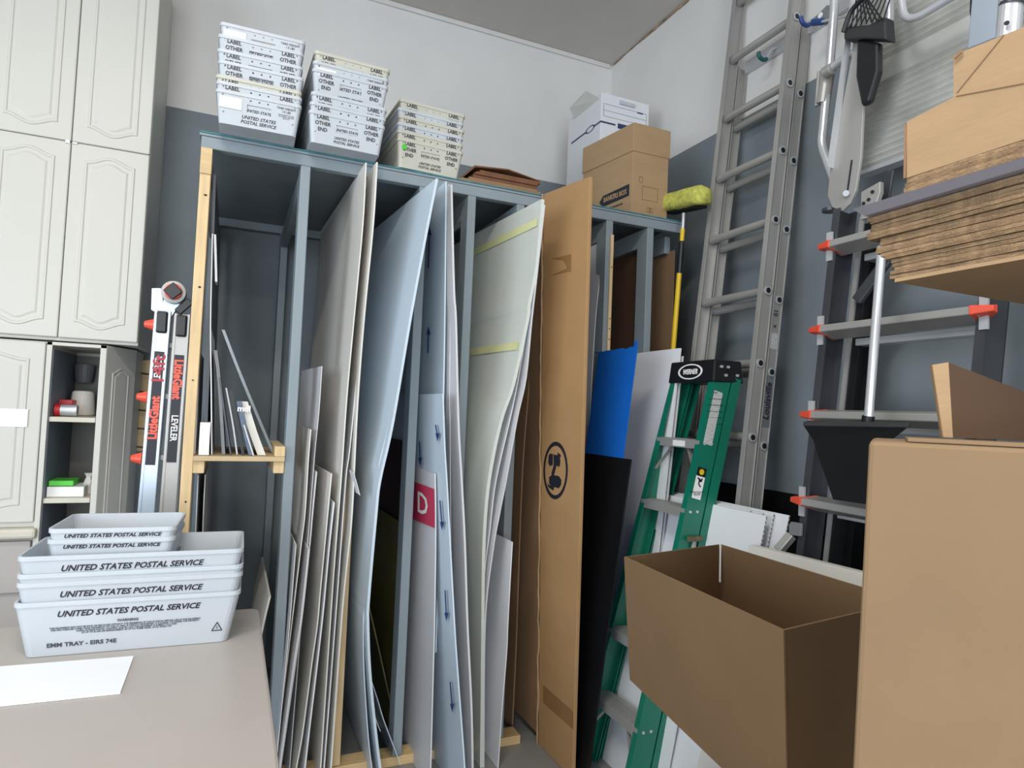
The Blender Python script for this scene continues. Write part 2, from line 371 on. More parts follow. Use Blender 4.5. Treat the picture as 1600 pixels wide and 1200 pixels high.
# bay with arrows
def arrow_on(parent, P, ytop, ybot, col=BLUEINK, up=False, off=.02, Y=None, inv=1):
    pass
oD, PD = B('blue_film_board', 'tall blue-tinted board with arrows printed up its face, right of third post', [(696, 283), (695, 400), (694, 500), (692, 615), (688, 750)], PALE, 2.55, far=(-.02, -.02), t=.006, floor=.5)
oD2, _ = B('white_sheet', 'thin white sheet edge right behind the arrow-printed board', [(701, 288), (703, 400), (703, 500), (702, 615), (703, 700)], WHITE2, 2.53, far=(0, 0), t=.003, floor=.4)
oE, PE = B('grey_white_sheet', 'curved grey-white sheet bulging right of the arrow-printed boards', [(704, 288), (708, 450), (711, 500), (715, 660), (720, 750), (725, 850), (729, 975), (735, 1100), (737, 1200)], WHITE2, 2.5, 2.35, far=(0, 0), t=.008)
oF, PF = B('arrow_board', 'pale board with blue downward arrows standing right of the pink-printed board', [(691, 615), (694, 700), (697, 750), (701, 825), (709, 975), (714, 1050), (725, 1200)], PALE, 2.42, 2.3, far=(-.015, -.02), t=.006)
oG, PG = B('pink_printed_board', 'pale grey board with a pink panel and white letter D near its top', [(679, 740), (680, 830), (678, 975), (676, 1050), (672, 1200)], WHITE2, 2.5, 2.45, depth=.9, far=(0, 0), t=.005)
def face_pt(P, x, y, off=.0015):   # point on the board's left face: plane X ~ near edge X at same height
    # iterate: find z of pixel on plane x=const, use edge X at that z
    X = P[0].x
    for _ in range(6):
        q = on('x', X, x, y); zz = q.z
        best = min(P, key=lambda v: abs(v.z-zz)); X = best.x
        for a, b in zip(P, P[1:]):
            if (a.z-zz)*(b.z-zz) <= 0 and a.z != b.z: X = a.x+(b.x-a.x)*(zz-a.z)/(b.z-a.z)
    q = on('x', X, x, y); q.x -= off; return q
def decal(name, parent, P, polys, m, off=.0015, label=None):
    mb = MB()
    for poly in polys:
        pts = [face_pt(P, x, y, off) for x, y in poly]; mb.prism(pts, (.0006, 0, 0))
    return part(name, mb, m, parent, 0, label)
def arrows(parent, P, lst, off=.003):
    for x0, y0, x1, y1 in lst:
        s = 1 if y1 > y0 else -1; w = 3.2; h = 13
        decal('arrow', parent, P, [[(x0-.9, y0), (x0+.9, y0), (x1+.9, y1-s*h*.6), (x1-.9, y1-s*h*.6)], [(x1-w, y1-s*h), (x1+w, y1-s*h), (x1, y1)]], BLUEINK, off)
arrows(oD, PD, [(674, 420, 676, 355), (673, 552, 674, 510)], .014)
arrows(oF, PF, [(685, 664, 688, 690), (692, 782, 695, 828), (700, 922, 702, 970), (708, 1065, 711, 1112)], .012)
arrows(oF, PF, [(661, 690, 662, 728)], .016)
decal('print_panel', oG, PG, [[(646, 752), (679, 764), (680, 825), (646, 811)]], PINK, .003)
dc = face_pt(PG, 662, 789, .006); dt = face_pt(PG, 662, 762, .006); db = face_pt(PG, 662, 815, .006)
part('lettering', text_mb('D', .125, dc, (0, -1, 0), (dt-db), ext=.0002, sx=1.9, bold=.01), STICK, oG)
# plastic wrapped stack + others
oH, PH = B('plastic_wrapped_board', 'tall white board wrapped in shiny plastic with pale yellow tape', [(846, 311), (837, 410), (825, 475), (822, 500), (800, 600), (780, 660), (762, 750), (754, 844), (752, 975), (751, 1100), (750, 1185)], PLASW, 2.4, 2.56, far=(-.10, -.02), t=.014)
def tape(y0, y1, h):
    a = face_pt(PH, *y0, .002); return a
def strip_on(parent, P, p0, p1, m, hw, far, Yt, name='tape_strip', off=.004):
    # band following the board from its near edge back along its face
    mb = MB(); a = face_pt(P, *p0, 0); b = face_pt(P, *p1, 0)
    n = 8; top = []; bot = []
    Pz = sorted(P, key=lambda v: v.z)
    zmin, zmax = P[-1].z, P[0].z
    for i in range(n+1):
        q = i/n; z = a.z+(b.z-a.z)*q; yv = a.y+(b.y-a.y)*q
        for lst, dz in ((top, hw), (bot, -hw)):
            zz = z+dz; X = P[0].x; yn = P[0].y
            for u, v in zip(P, P[1:]):
                if (u.z-zz)*(v.z-zz) <= 0 and u.z != v.z:
                    k = (zz-u.z)/(v.z-u.z); X = u.x+(v.x-u.x)*k; yn = u.y+(v.y-u.y)*k
            s = (zmax-zz)/(zmax-zmin); fx = far[0]+(far[1]-far[0])*s
            lst.append(Vector((X+fx*max(0, (yv-yn))/1.15-off, yv, zz)))
    for i in range(n): mb.hexa([bot[i], bot[i+1], bot[i+1]+Vector((.0008, 0, 0)), bot[i]+Vector((.0008, 0, 0)), top[i], top[i+1], top[i+1]+Vector((.0008, 0, 0)), top[i]+Vector((.0008, 0, 0))])
    part(name, mb, m, parent)
strip_on(oH, PH, (841, 347), (752, 400), TAPEY, .017, (-.10, -.02), 2.4)
strip_on(oH, PH, (811, 540), (740, 552), TAPEY, .017, (-.10, -.02), 2.4)
B('grey_white_sheet', 'grey-white sheet bowed behind the plastic-wrapped board, near its right edge', [(850, 320), (838, 430), (830, 500), (821, 590), (807, 655), (790, 750), (780, 800), (769, 862), (757, 975), (755, 1190)], WHITE2, 2.4, 2.56, far=(-.05, -.01), t=.006, depth=1.0)
B('grey_white_sheet', 'thin sheet filling the gap between plastic-wrapped board and its bowed neighbour', [(846, 330), (829, 470), (815, 560), (800, 640), (775, 750), (765, 830), (755, 930), (753, 1180)], WHITE, 2.42, 2.57, far=(-.06, -.01), t=.003, depth=.9)
B('white_board', 'short clean white board standing before the raw pine base plate, left of kraft carton', [(800, 847), (797, 900), (793, 975), (791, 1020), (784, 1106), (778, 1196)], WHITE, 2.5, 2.53, depth=.45, far=(0, 0), t=.004)
B('brown_cardboard_sheet', 'brown cardboard sheet showing between white sheets and kraft carton', [(846, 305), (838, 450), (826, 600), (815, 750), (806, 1000), (800, 1130)], KRAFTD, 2.78, 2.8, depth=.9, far=(-.01, 0), t=.006)

# kraft carton
kc = thing('kraft_carton', 'tall flat kraft carton sticking out of the rack with a round black logo', 'carton', (1.35, 2.4, 0))
T = .016
def panel(p0b, p1b, p0t, p1t, t=T):
    p0b, p1b, p0t, p1t = map(Vector, (p0b, p1b, p0t, p1t)); d = Vector((t, 0, 0))
    lo, hi = [p0b, p1b, p1b+d, p0b+d], [p0t, p1t, p1t+d, p0t+d]
    return MB().loft([[a.lerp(b, k/24) for a, b in zip(lo, hi)] for k in range(25)])
fb, nb = (1.346, 2.662, .001), (1.352, 2.36, .001); ft, nt_ = (1.262, 2.655, 2.485), (1.333, 2.36, 2.485)
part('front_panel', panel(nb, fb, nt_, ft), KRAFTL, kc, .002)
part('rear_panel', panel((1.343, 2.676, .041), (1.33, 3.6, .041), (1.262, 2.665, 2.42), (1.25, 3.6, 2.42)), KRAFTD, kc, .002, 'shaded brown rear panel')  # darker kraft than the front panel: the rack's shade is put into the colour
mb = MB(); random.seed(5); pts = []
for i in range(60):
    s = i/59; pts.append(Vector(fb).lerp(Vector(ft), s)+Vector((-.003+random.uniform(-.002, .002), .004+random.uniform(-.004, .004), 0)))
mb.tube(pts, [.003+random.uniform(0, .0025) for _ in pts], 6); part('crease', mb, KRAFT, kc, 0, 'torn ragged crease')
def kc_pt(x, y, off=.002):
    X = 1.33
    for _ in range(6):
        q = on('x', X, x, y); s = q.z/2.485; r = (q.y-2.36)/.3
        xb = nb[0]+(fb[0]-nb[0])*r; xt = nt_[0]+(ft[0]-nt_[0])*r; X = xb+(xt-xb)*s
    q = on('x', X, x, y); q.x -= off; return q
def kdecal(name, poly, m, off=.002, **k):
    mb = MB(); mb.prism([kc_pt(x, y, off) for x, y in poly], (.0006, 0, 0)); return mb
cen = kc_pt(868, 735); ex = kc_pt(849, 736)-kc_pt(887, 734); ez = kc_pt(868, 690)-kc_pt(868, 780)
R0 = ez.length/2; ey_ = Vector((0, 1, 0)); ux = ex.normalized(); uz = ez.normalized(); Rx = ex.length/2
def lg(a, b): return cen+ux*(-a*Rx)+uz*b*R0     # a right, b up (unit disc)
mb = MB()
n = 40
for i in range(n):
    t0, t1 = 2*math.pi*i/n, 2*math.pi*(i+1)/n
    q = [lg(math.cos(t0), math.sin(t0)), lg(math.cos(t1), math.sin(t1)), lg(.86*math.cos(t1), .86*math.sin(t1)), lg(.86*math.cos(t0), .86*math.sin(t0))]
    mb.prism(q, (.0006, 0, 0))
def blob(pts): mb.prism([lg(a, b) for a, b in pts], (.0006, 0, 0))
blob([(-.55, .52), (-.45, .60), (-.2, .58), (-.2, .2), (-.45, .16), (-.58, .28)])
blob([(-.15, .56), (.35, .50), (.42, .30), (.35, .12), (-.12, .2)])
blob([(.2, .62), (.45, .52), (.45, .44), (.2, .5)])
blob([(-.12, .2), (.1, .16), (-.12, -.2), (-.32, -.12)])
blob([(-.5, -.22), (-.25, -.15), (.3, -.2), (.5, -.34), (.48, -.5), (.3, -.62), (-.3, -.55), (-.5, -.45)])
blob([(-.62, -.45), (-.5, -.5), (-.1, -.58), (-.15, -.7), (-.6, -.56)])
part('logo', mb, INK, kc, 0, 'round black printed logo')
part('tape_strip', kdecal('t', [(850, 407), (893, 397), (893, 424), (850, 434)], TAPEB, .0012), TAPEB, kc)
part('tape_strip', kdecal('t', [(849, 1070), (896, 1112), (896, 1140), (849, 1098)], TAPEB, .0012), TAPEB, kc)

# right bays
B('pale_grey_board', 'pale grey board standing right of the kraft carton before the pine-faced post', [(940, 378), (936, 440), (930, 500), (924, 600), (918, 707)], WHITE2, 2.74, depth=.9, far=(-.02, 0), t=.004, floor=.042)
B('white_strip', 'slim white edge of a board beside the top right of the kraft carton', [(923, 344), (922, 360), (921, 384)], WHITE, 2.5, depth=.2, t=.003, floor=None, cat='strip')
B('dark_brown_board', 'dark brown board in shadow between pine-faced post and next grey post', [(1001, 385), (998, 460), (993, 545)], mat('dark_brown_board_mat', (84, 62, 46), .6, var=.1), 2.80, depth=.9, far=(-.02, -.02), t=.006, floor=.042)
B('brown_board', 'brown board in the last bay at the right end of the rack', [(1053, 391), (1051, 460), (1048, 545)], KRAFTD, 2.74, depth=.9, far=(-.03, -.03), t=.007, floor=.042)
def flat(name, label, xb, xt, y0, y1, z1, m, t=.006, z0=.001, cat='board'):
    mb = MB().hexa([(xb, y0, z0), (xb+t, y0, z0), (xb+t, y1, z0), (xb, y1, z0), (xt, y0, z1), (xt+t, y0, z1), (xt+t, y1, z1), (xt, y1, z1)])
    return solo(name, mb, m, label, cat)
a = on('x', 1.60, 995, 541); b = on('x', 1.60, 930, 548)
bb = flat('blue_board', 'bright blue board with torn top edge leaning between rack and green ladder', 1.402, 1.60, a.y, 2.685, a.z-.006, BLUEB)
mb = MB(); random.seed(2); yy = a.y+.0
for i in range(16):
    h = random.uniform(.001, .007) if i else .03
    mb.box(1.6002, 1.605, yy, yy+.022, a.z-.007, a.z-.006+h); yy += .022
part('torn_edge', mb, BLUEB, bb)
a = on('x', 1.845, 1063, 544)
wb = flat('white_board', 'white board upright between blue board and extension ladder', 1.67, 1.842, a.y, 3.3, a.z, WHITE, .01)
B2 = flat('white_board', 'white board barely showing behind the white one beside the extension ladder', 1.69, 1.860, a.y-.0, 2.68, a.z-.035, WHITE2, .006)
a = on('x', 1.545, 985, 718)
flat('black_board', 'black board leaning in front of the blue board', 1.388, 1.545, a.y, 2.684, a.z, BLACKB, .008)
# black board on right wall
flat('black_board', 'wide black board low against the right wall behind the extension ladder', 2.29, 2.335, 1.2, 3.3, 1.165, BLACKB, .008)

# ------------------------------------------------------------------ on top of the rack
def rrect(cx, cy, z, hx, hy, r, n=4):
    out = []
    for sx, sy, a0 in ((1, 1, 0), (-1, 1, 90), (-1, -1, 180), (1, -1, 270)):
        for k in range(n+1):
            a = math.radians(a0+90*k/n); out.append(Vector((cx+sx*(hx-r)+r*math.cos(a), cy+sy*(hy-r)+r*math.sin(a), z)))
    return out
def tray_mb(hx, hy, h, tx, ty, r=.018, t=.0022):
    L = [rrect(0, 0, 0, hx-tx, hy-ty, r), rrect(0, 0, h-.012, hx, hy, r), rrect(0, 0, h-.012, hx+.003, hy+.003, r), rrect(0, 0, h, hx+.003, hy+.003, r), rrect(0, 0, h, hx-t, hy-t, r), rrect(0, 0, t, hx-tx-t, hy-ty-t, r)]
    return MB().loft(L)
def boolean(o, cut_mbs):
    me0 = o.data; cm = MB()
    for c in cut_mbs: cm.add(c.v, c.f)
    cme = mesh_of('cutter', cm, TRAY, Vector()); co = bpy.data.objects.new('cutter', cme); C.objects.link(co)
    md = o.modifiers.new('b', 'BOOLEAN'); md.object = co; md.operation = 'DIFFERENCE'; md.solver = 'EXACT'
    bpy.context.view_layer.update(); dg = bpy.context.evaluated_depsgraph_get()
    me = bpy.data.meshes.new_from_object(o.evaluated_get(dg)); o.modifiers.remove(md); o.data = me
    bpy.data.objects.remove(co)
def join_mb(*mbs):
    r = MB()
    for m in mbs: r.add(m.v, m.f)
    return r
# mail tray seen from its end (long axis y)
MH, MHX, MHY, MTX, MTY = .117, .146, .30, .012, .016
def mail_tray(kind, m):
    t = thing('mail_tray', 'x', 'tray')
    mb = tray_mb(MHX, MHY, MH, MTX, MTY, .014)
    body = part('tray_body', mb, m, t)
    cuts = [MB().box(-.042, .042, -MHY-.03, -MHY+.04, .053, .081)]
    for x, z in ((-.03, .095), (0, .095), (.03, .095), (-.125, .1), (.125, .1), (-.12, .04), (.12, .04)):
        cuts.append(MB().tube([(x, -MHY-.03, z), (x, -MHY+.04, z)], .0035, 8))
    boolean(body, cuts)
    tilt = MTY/(MH-.012); ud = Vector((0, -tilt, 1)).normalized()
    def fp(x, z, off=.0008): return Vector((x, -(MHY-MTY)-tilt*z-off, z))
    if kind == 0:
        mbs = [text_mb('UNITED STATES\nPOSTAL SERVICE', .0165, fp(0, .026), (1, 0, 0), ud, shear=.25, bold=.02, space=1.05),
               text_mb('TARE WEIGHT\n1.5 LBS', .0105, fp(.095, .086), (1, 0, 0), ud, bold=.01, space=1.1),
               text_mb('EQUIPMENT OF THE\nU.S. POSTAL SERVICE\nEIRS 61A', .006, fp(.095, .062), (1, 0, 0), ud)]
        part('label_holder', MB().add([fp(-.135, .055, .003), fp(-.06, .055, .003), fp(-.06, .095, .0015), fp(-.135, .095, .0015), fp(-.135, .055, .001), fp(-.06, .055, .001), fp(-.06, .095, .0006), fp(-.135, .095, .0006)], [(0, 1, 2, 3), (4, 7, 6, 5), (0, 4, 5, 1), (1, 5, 6, 2), (2, 6, 7, 3), (3, 7, 4, 0)]), STICK, t)
    else:
        mbs = [text_mb('LABEL\nOTHER\nEND', .0195, fp(-.094, .075), (1, 0, 0), ud, bold=.025, space=1.15, sx=.92),
               text_mb('LABEL\nOTHER\nEND', .0195, fp(.094, .075), (1, 0, 0), ud, bold=.025, space=1.15, sx=.92),
               text_mb('UNITED STATES\nPOSTAL SERVICE', .0135, fp(0, .024), (1, 0, 0), ud, shear=.25, bold=.02, space=1.1)]
    for q in mbs: part('lettering', q, INK, t)
    return t
protos = [mail_tray(0, TRAY), mail_tray(1, TRAY), mail_tray(1, TRAYO)]
used = set()
def place(proto, loc, rz, label, group):
    if proto.name not in used:
        used.add(proto.name); proto.location = loc; proto.rotation_euler = (0, 0, rz); tagit(proto, label, 'tray', group); return proto
    return dup(proto, loc, rz, label, group)
ordn = ['bottom', 'second', 'third', 'fourth', 'fifth', 'sixth', 'seventh', 'eighth']
random.seed(11)
def stack(cx, front, z0, zs, kinds, rz, where, group):
    n = len(zs)
    for i, (dz, k) in enumerate(zip(zs, kinds)):
        s = 'topmost' if i == n-1 else ('bottom' if i == 0 else ordn[i]+' from bottom')
        jx = random.uniform(-.004, .004)
        c = Vector((cx+jx-math.sin(rz)*MHY, front+math.cos(rz)*MHY+random.uniform(0, .004), z0+dz))
        place(protos[k], c, rz+random.uniform(-.002, .002), 'white plastic mail tray, %s of the nested %s' % (s, where), group)
stack(.035, 2.555, RZ+.001, [0, .03, .052, .106, .149, .203, .248], [0, 1, 2, 1, 1, 1, 0], -.02, 'tall left stack on the rack', 'nested mail trays in the left stack')
stack(.365, 2.575, RZ+.001, [0, .033, .073, .165, .195, .236], [1, 1, 1, 1, 0, 2], .03, 'middle stack on the rack', 'nested mail trays in the middle stack')
stack(.725, 2.665, RZ+.001, [0, .033, .066, .098, .129, .166], [2, 2, 1, 2, 1, 2], .06, 'right stack on the rack', 'nested mail trays in the right stack')
t3 = [o for o in C.objects if o.get('label', '').startswith('white plastic mail tray, bottom of the nested right')][0]
mb = MB().tube([(-.118, -MHY-.0012+MTY-.0124, .082), (-.118, -MHY-.0032+MTY-.0124, .082)], .011, 16); me = mesh_of('green_dot', mb, GRN, Vector()); gd = bpy.data.objects.new('sticker', me); C.objects.link(gd); gd.parent = t3; gd['label'] = 'round green sticker'

# dark flattened cardboard bundle
random.seed(9)
for i in range(5):
    z = RZ+.002+i*.014; x0 = .88+random.uniform(-.015, .02); x1 = 1.27+random.uniform(-.02, .02); y0 = 2.70+random.uniform(-.01, .02)
    mb = MB().hexa([(x0+(-.03 if i == 0 else .02*i), y0, z), (x1, y0, z), (x1, y0+.5, z), (x0, y0+.5, z), (x0+.02*i, y0, z+.012), (x1, y0, z+.012), (x1, y0+.5, z+.012), (x0, y0+.5, z+.012)])
    solo('flattened_carton', mb, KRAFTD if i < 2 else mat('dark_brown_cardboard', (112, 74, 50), .8, var=.2, scale=12),
         'flattened brown carton %s of the small pile on the rack' % ['at the bottom', 'second from bottom', 'in the middle', 'second from top', 'on top'][i], 'cardboard', 'flattened cartons on the rack')
mb = MB().prism([(.86, 2.72, RZ+.003), (.94, 2.71, RZ+.085), (1.1, 2.70, RZ+.095), (1.27, 2.72, RZ+.078), (1.27, 2.72, RZ+.0735), (1.1, 2.70, RZ+.0895), (.945, 2.71, RZ+.078), (.87, 2.72, RZ+.003)], (0, .45, 0))
solo('bent_carton_sheet', mb, mat('dark_brown_cardboard', (112, 74, 50)), 'bent dark brown cardboard sheet draped over the small pile on the rack', 'cardboard')

# kraft file box + white file box
def crn(z, pts): return [on('z', z, *p) for p in pts]
kb = thing('kraft_file_box', 'kraft cardboard file storage box with lid at the right end of the rack top', 'box', (1.75, 2.75, RZ))
fx0 = on('y', 2.72, 987, 315); f1 = on('y', 2.72, 1045, 322)
X0, X1 = fx0.x, f1.x; h0 = .265; W = X1-X0
def rot_box(org, ux, uy, wx, wy, z0, z1, grow=0):
    ux = Vector(ux).normalized(); uy = Vector(uy).normalized(); o = Vector(org)
    q = [o-ux*grow-uy*grow, o+ux*(wx+grow)-uy*grow, o+ux*(wx+grow)+uy*(wy+grow), o-ux*grow+uy*(wy+grow)]
    return MB().hexa([Vector((p.x, p.y, z0)) for p in q]+[Vector((p.x, p.y, z1)) for p in q])
ux = Vector((1, .0, 0)); uy = Vector((-.16, 1, 0)).normalized()
K0 = Vector((X0, 2.72, 0)); KW, KD = .215, .40
zb = on('y', 2.72, 986, 235).z; ztk = on('y', 2.72, 985, 190).z
part('box_body', rot_box(K0, ux, uy, KW, KD, RZ+.001, zb+.005), KRAFT, kb, .002)
part('lid', rot_box(K0, ux, uy, KW, KD, zb, ztk, .005), KRAFT, kb, .003)
def side_pt(u, z, off=.001):   # on the -x long side of the box: u along uy
    n = Vector((uy.y, -uy.x, 0))*-1
    return K0+uy*u+Vector((0, 0, z))+n*off
sxd = -uy; zc = (RZ+zb)/2
ell = [side_pt(.13+.10*math.cos(t), RZ+.075+.04*math.sin(t)) for t in [i*2*math.pi/24 for i in range(24)]]
mb = MB().prism([side_pt(u, z, .001) for u, z in ((.02, RZ+.10), (.22, RZ+.09), (.25, RZ+.12), (.22, RZ+.15), (.02, RZ+.16))], (-.0008, 0, 0))
part('logo_panel', mb, INK, kb)
part('lettering', join_mb(text_mb('BANKERS BOX', .036, side_pt(.125, RZ+.124, .003), sxd, (0, 0, 1), bold=.03, sx=.75)), KRAFT, kb)
part('small_lettering', text_mb('STOR/FILE FOR BULK USE', .014, side_pt(.13, RZ+.070, .002), sxd, (0, 0, 1), bold=.02, sx=.8), INK, kb)
fpx = lambda a, z: Vector((K0.x+a, 2.72-.0012, z))
def outline(x0, x1, z0, z1, w=.0016):
    m = MB()
    for a, b, c, d in ((x0, x1, z0, z0+w), (x0, x1, z1-w, z1), (x0, x0+w, z0, z1), (x1-w, x1, z0, z1)):
        m.box(K0.x+a, K0.x+b, 2.7188, 2.7195, c, d)
    return m
part('printed_outline', join_mb(outline(.06, .155, RZ+.085, RZ+.155), outline(.09, .13, RZ+.025, RZ+.05), text_mb('FR\nRR', .014, (K0.x+.11, 2.7188, RZ+.038), (1, 0, 0), (0, 0, 1), space=.8), outline(.04, .06, RZ+.17, RZ+.2)), mat('brown_ink', (110, 84, 56), .7), kb)
wbx = thing('white_file_box', 'white file storage box with blue print behind the kraft file box', 'box', (1.85, 3.25, RZ))
Wy = 3.2; c0 = on('y', Wy, 938, 205); c1 = on('y', Wy, 1013, 205); ztop = on('y', Wy, 938, 143).z
Ww = c1.x-c0.x
part('box_body', MB().box(c0.x, c1.x, Wy, Wy+.40, RZ+.001, ztop), WHITE, wbx, .003)
wz = lambda y: on('y', Wy, 975, y).z
mb = MB()
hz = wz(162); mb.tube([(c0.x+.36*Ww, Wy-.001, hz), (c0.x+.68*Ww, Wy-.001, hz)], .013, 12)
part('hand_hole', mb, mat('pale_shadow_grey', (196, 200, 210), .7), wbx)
mb = MB()
for a, b, y in ((.05, .95, 170), (.05, .95, 180), (.05, .95, 189)): mb.box(c0.x+a*Ww, c0.x+b*Ww, Wy-.0012, Wy-.0004, wz(y), wz(y)+.0015)
mb.box(c0.x+.05*Ww, c0.x+.055*Ww, Wy-.0012, Wy-.0004, wz(189), wz(170)); mb.box(c0.x+.945*Ww, c0.x+.95*Ww, Wy-.0012, Wy-.0004, wz(189), wz(170))
mb.box(c0.x, c0.x+.3*Ww, Wy-.0012, Wy-.0004, wz(200), wz(200)+.01); mb.box(c0.x+.35*Ww, c0.x+.62*Ww, Wy-.0016, Wy-.0004, wz(203), wz(203)+.03)
mb.box(c0.x+.75*Ww, c0.x+.87*Ww, Wy-.0016, Wy-.0004, wz(172)+.001, wz(172)+.009)
for k, (u0, u1) in enumerate(((.0, .07), (.17, .35))): mb.box(c0.x-.0012, c0.x-.0004, Wy+u0, Wy+u1, wz(200), wz(200)+.01)
ring = []
for i in range(24):
    t = 2*math.pi*i/24; t2 = 2*math.pi*(i+1)/24
    P0 = [(c0.x-.001, Wy+.12+k*math.cos(a), wz(200)+.005+k*.35*math.sin(a)) for k, a in ((.055, t), (.055, t2), (.04, t2), (.04, t))]
    mb.prism(P0, (-.0006, 0, 0))
part('printed_marking', mb, mat('navy_ink', (44, 58, 104), .6), wbx)
part('raised_flap', MB().hexa([(c0.x-.002, Wy+.02, ztop-.03), (c0.x+.001, Wy+.02, ztop-.03), (c0.x+.001, Wy+.32, ztop-.03), (c0.x-.002, Wy+.32, ztop-.03), (c0.x-.05, Wy+.1, ztop+.04), (c0.x-.047, Wy+.1, ztop+.04), (c0.x-.047, Wy+.3, ztop+.02), (c0.x-.05, Wy+.3, ztop+.02)]), WARMW, wbx)
mb = MB(); hb = on('y', 3.6, 940, 135)
mb.loft([rrect(hb.x+.06, 3.7, RZ+.45+i*.05, .09-.01*i, .1, .03) for i in range(0, 5)]); 
solo('clear_plastic_bag', mb, WARMW, 'pale plastic bag slumped behind the white file box', 'bag', bevel=.01)
bpy.data.objects['clear_plastic_bag'].location.z = RZ+.003

# ------------------------------------------------------------------ cabinets (left)
YC = 3.40
uc = thing('tall_wall_cabinet', 'ivory upper wall cabinet with four arched-panel doors at left', 'cabinet', (-.9, 3.6, 1.74))
XE = -.408
def zc_(y, x=120): return on('y', YC, x, y).z
zmid = zc_(222, 117); zlow = zc_(527, 85); split = -.7285+.012
xs = lambda px, py: on('y', YC, px, py).x
SPL = (xs(117, 222)+xs(85, 515))/2
part('cabinet_body', MB().box(-1.75, XE, YC+.022, YB-.001, zlow-.012, 3.6), CAB, uc, .003)
def arch_groove(x0, x1, z0, z1, top, bottom, yf):
    m = MB(); r = .0028
    def S(za, s):
        w = x1-x0; pts = []
        for i in range(25):
            u = i/24; pts.append(Vector((x0+w*u, yf, za+s*(.028*(math.sin(math.pi*u)**2)*(1)-.0))))
        return pts
    bt = S(z0, -1) if bottom else [Vector((x0, yf, z0)), Vector((x1, yf, z0))]
    tp = S(z1, 1) if top else [Vector((x0, yf, z1)), Vector((x1, yf, z1))]
    return bt, tp
def door(parent, x0, x1, z0, z1, top=True, bottom=True, name='door', inset=.055):
    # slab with routed line: outer slab + raised centre separated by a groove
    d = part(name, MB().box(x0+.0015, x1-.0015, YC, YC+.020, z0+.0015, z1-.0015), CAB, parent, .005)
    a, b = x0+inset, x1-inset; zz0, zz1 = z0+inset+.02, z1-inset-.02; w = b-a
    def wave(z, s, amp=.03): return [Vector((a+w*i/24, 0, z+s*amp*(.5-.5*math.cos(2*math.pi*i/24)))) for i in range(25)]
    lo = wave(zz0, -1) if bottom else [Vector((a, 0, zz0)), Vector((b, 0, zz0))]
    hi = wave(zz1, 1) if top else [Vector((a, 0, zz1)), Vector((b, 0, zz1))]
    loop = lo+list(reversed(hi))
    cx = (a+b)/2; cz = (zz0+zz1)/2
    def sc_(l, k, y): return [Vector((cx+(v.x-cx)*(1-2*k/w), y, cz+(v.z-cz)*(1-2*k/(zz1-zz0)))) for v in l]
    # moulding: ridge ring then raised field
    m = MB(); m.loft([sc_(loop, 0, YC-.0003), sc_(loop, .003, YC-.004), sc_(loop, .010, YC-.004), sc_(loop, .014, YC-.0006), sc_(loop, .026, YC-.0006), sc_(loop, .034, YC-.004)], False, True)
    part('raised_panel', m, CAB, d)
    return d
zt_ = 3.55
WD = SPL-(XE-.0)
door(uc, SPL, XE, zmid, zt_); door(uc, 2*SPL-XE, SPL, zmid, zt_)
door(uc, SPL, XE, zlow, zmid); door(uc, 2*SPL-XE, SPL, zlow, zmid)
door(uc, 3*SPL-2*XE, 2*SPL-XE, zmid, zt_); door(uc, 3*SPL-2*XE, 2*SPL-XE, zlow, zmid)
part('hinge_clip', MB().box(SPL-.022, SPL-.004, YC-.006, YC-.0008, zmid-.012, zmid+.004).box(SPL+.004, SPL+.024, YC-.006, YC-.0008, zmid-.010, zmid-.002), ALU2, uc, .001)
lc = thing('lower_cabinet', 'ivory lower cabinet with one open compartment and an angled end panel', 'cabinet', (-.9, 3.6, .9))
zL1 = zlow-.02; zL0 = .90
oL, oR = xs(74, 650), xs(150, 650); ST = xs(163, 600)
mb = MB()
mb.box(-1.75, oL-.02, YC+.022, YB-.003, zL0, zL1)
mb.box(oL-.02, oL, YC+.001, YB-.003, zL0-.2, zL1); mb.box(oR, ST, YC+.001, YB-.003, zL0-.2, zL1)
mb.box(oL, oR, YB-.02, YB-.003, zL0-.2, zL1); mb.box(oL-.02, ST, YC+.001, YB-.02, zc_(541, 110), zL1)
part('cabinet_body', mb, CAB, lc, .001)
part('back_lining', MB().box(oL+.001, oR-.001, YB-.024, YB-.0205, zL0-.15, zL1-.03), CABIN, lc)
part('side_lining', MB().box(oL+.0005, oL+.003, YC+.02, YB-.025, zL0-.15, zL1-.03), mat('blue_grey_lining', (120, 132, 150), .6), lc)
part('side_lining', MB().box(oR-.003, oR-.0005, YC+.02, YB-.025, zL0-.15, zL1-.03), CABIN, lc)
S1z = zc_(652, 110); S2z = zc_(779, 105)
part('shelf', MB().box(oL+.0035, oR-.0035, YC+.012, YB-.026, S1z-.022, S1z), CABEDGE, lc, .003)
part('shelf', MB().box(oL+.0035, oR-.0035, YC+.012, YB-.026, S2z-.022, S2z), CABEDGE, lc, .003)
dl = door(lc, -1.18, oL-.022, zL0+.02, zL1-.004)
door(lc, -1.6, -1.19, zL0+.02, zL1-.004)
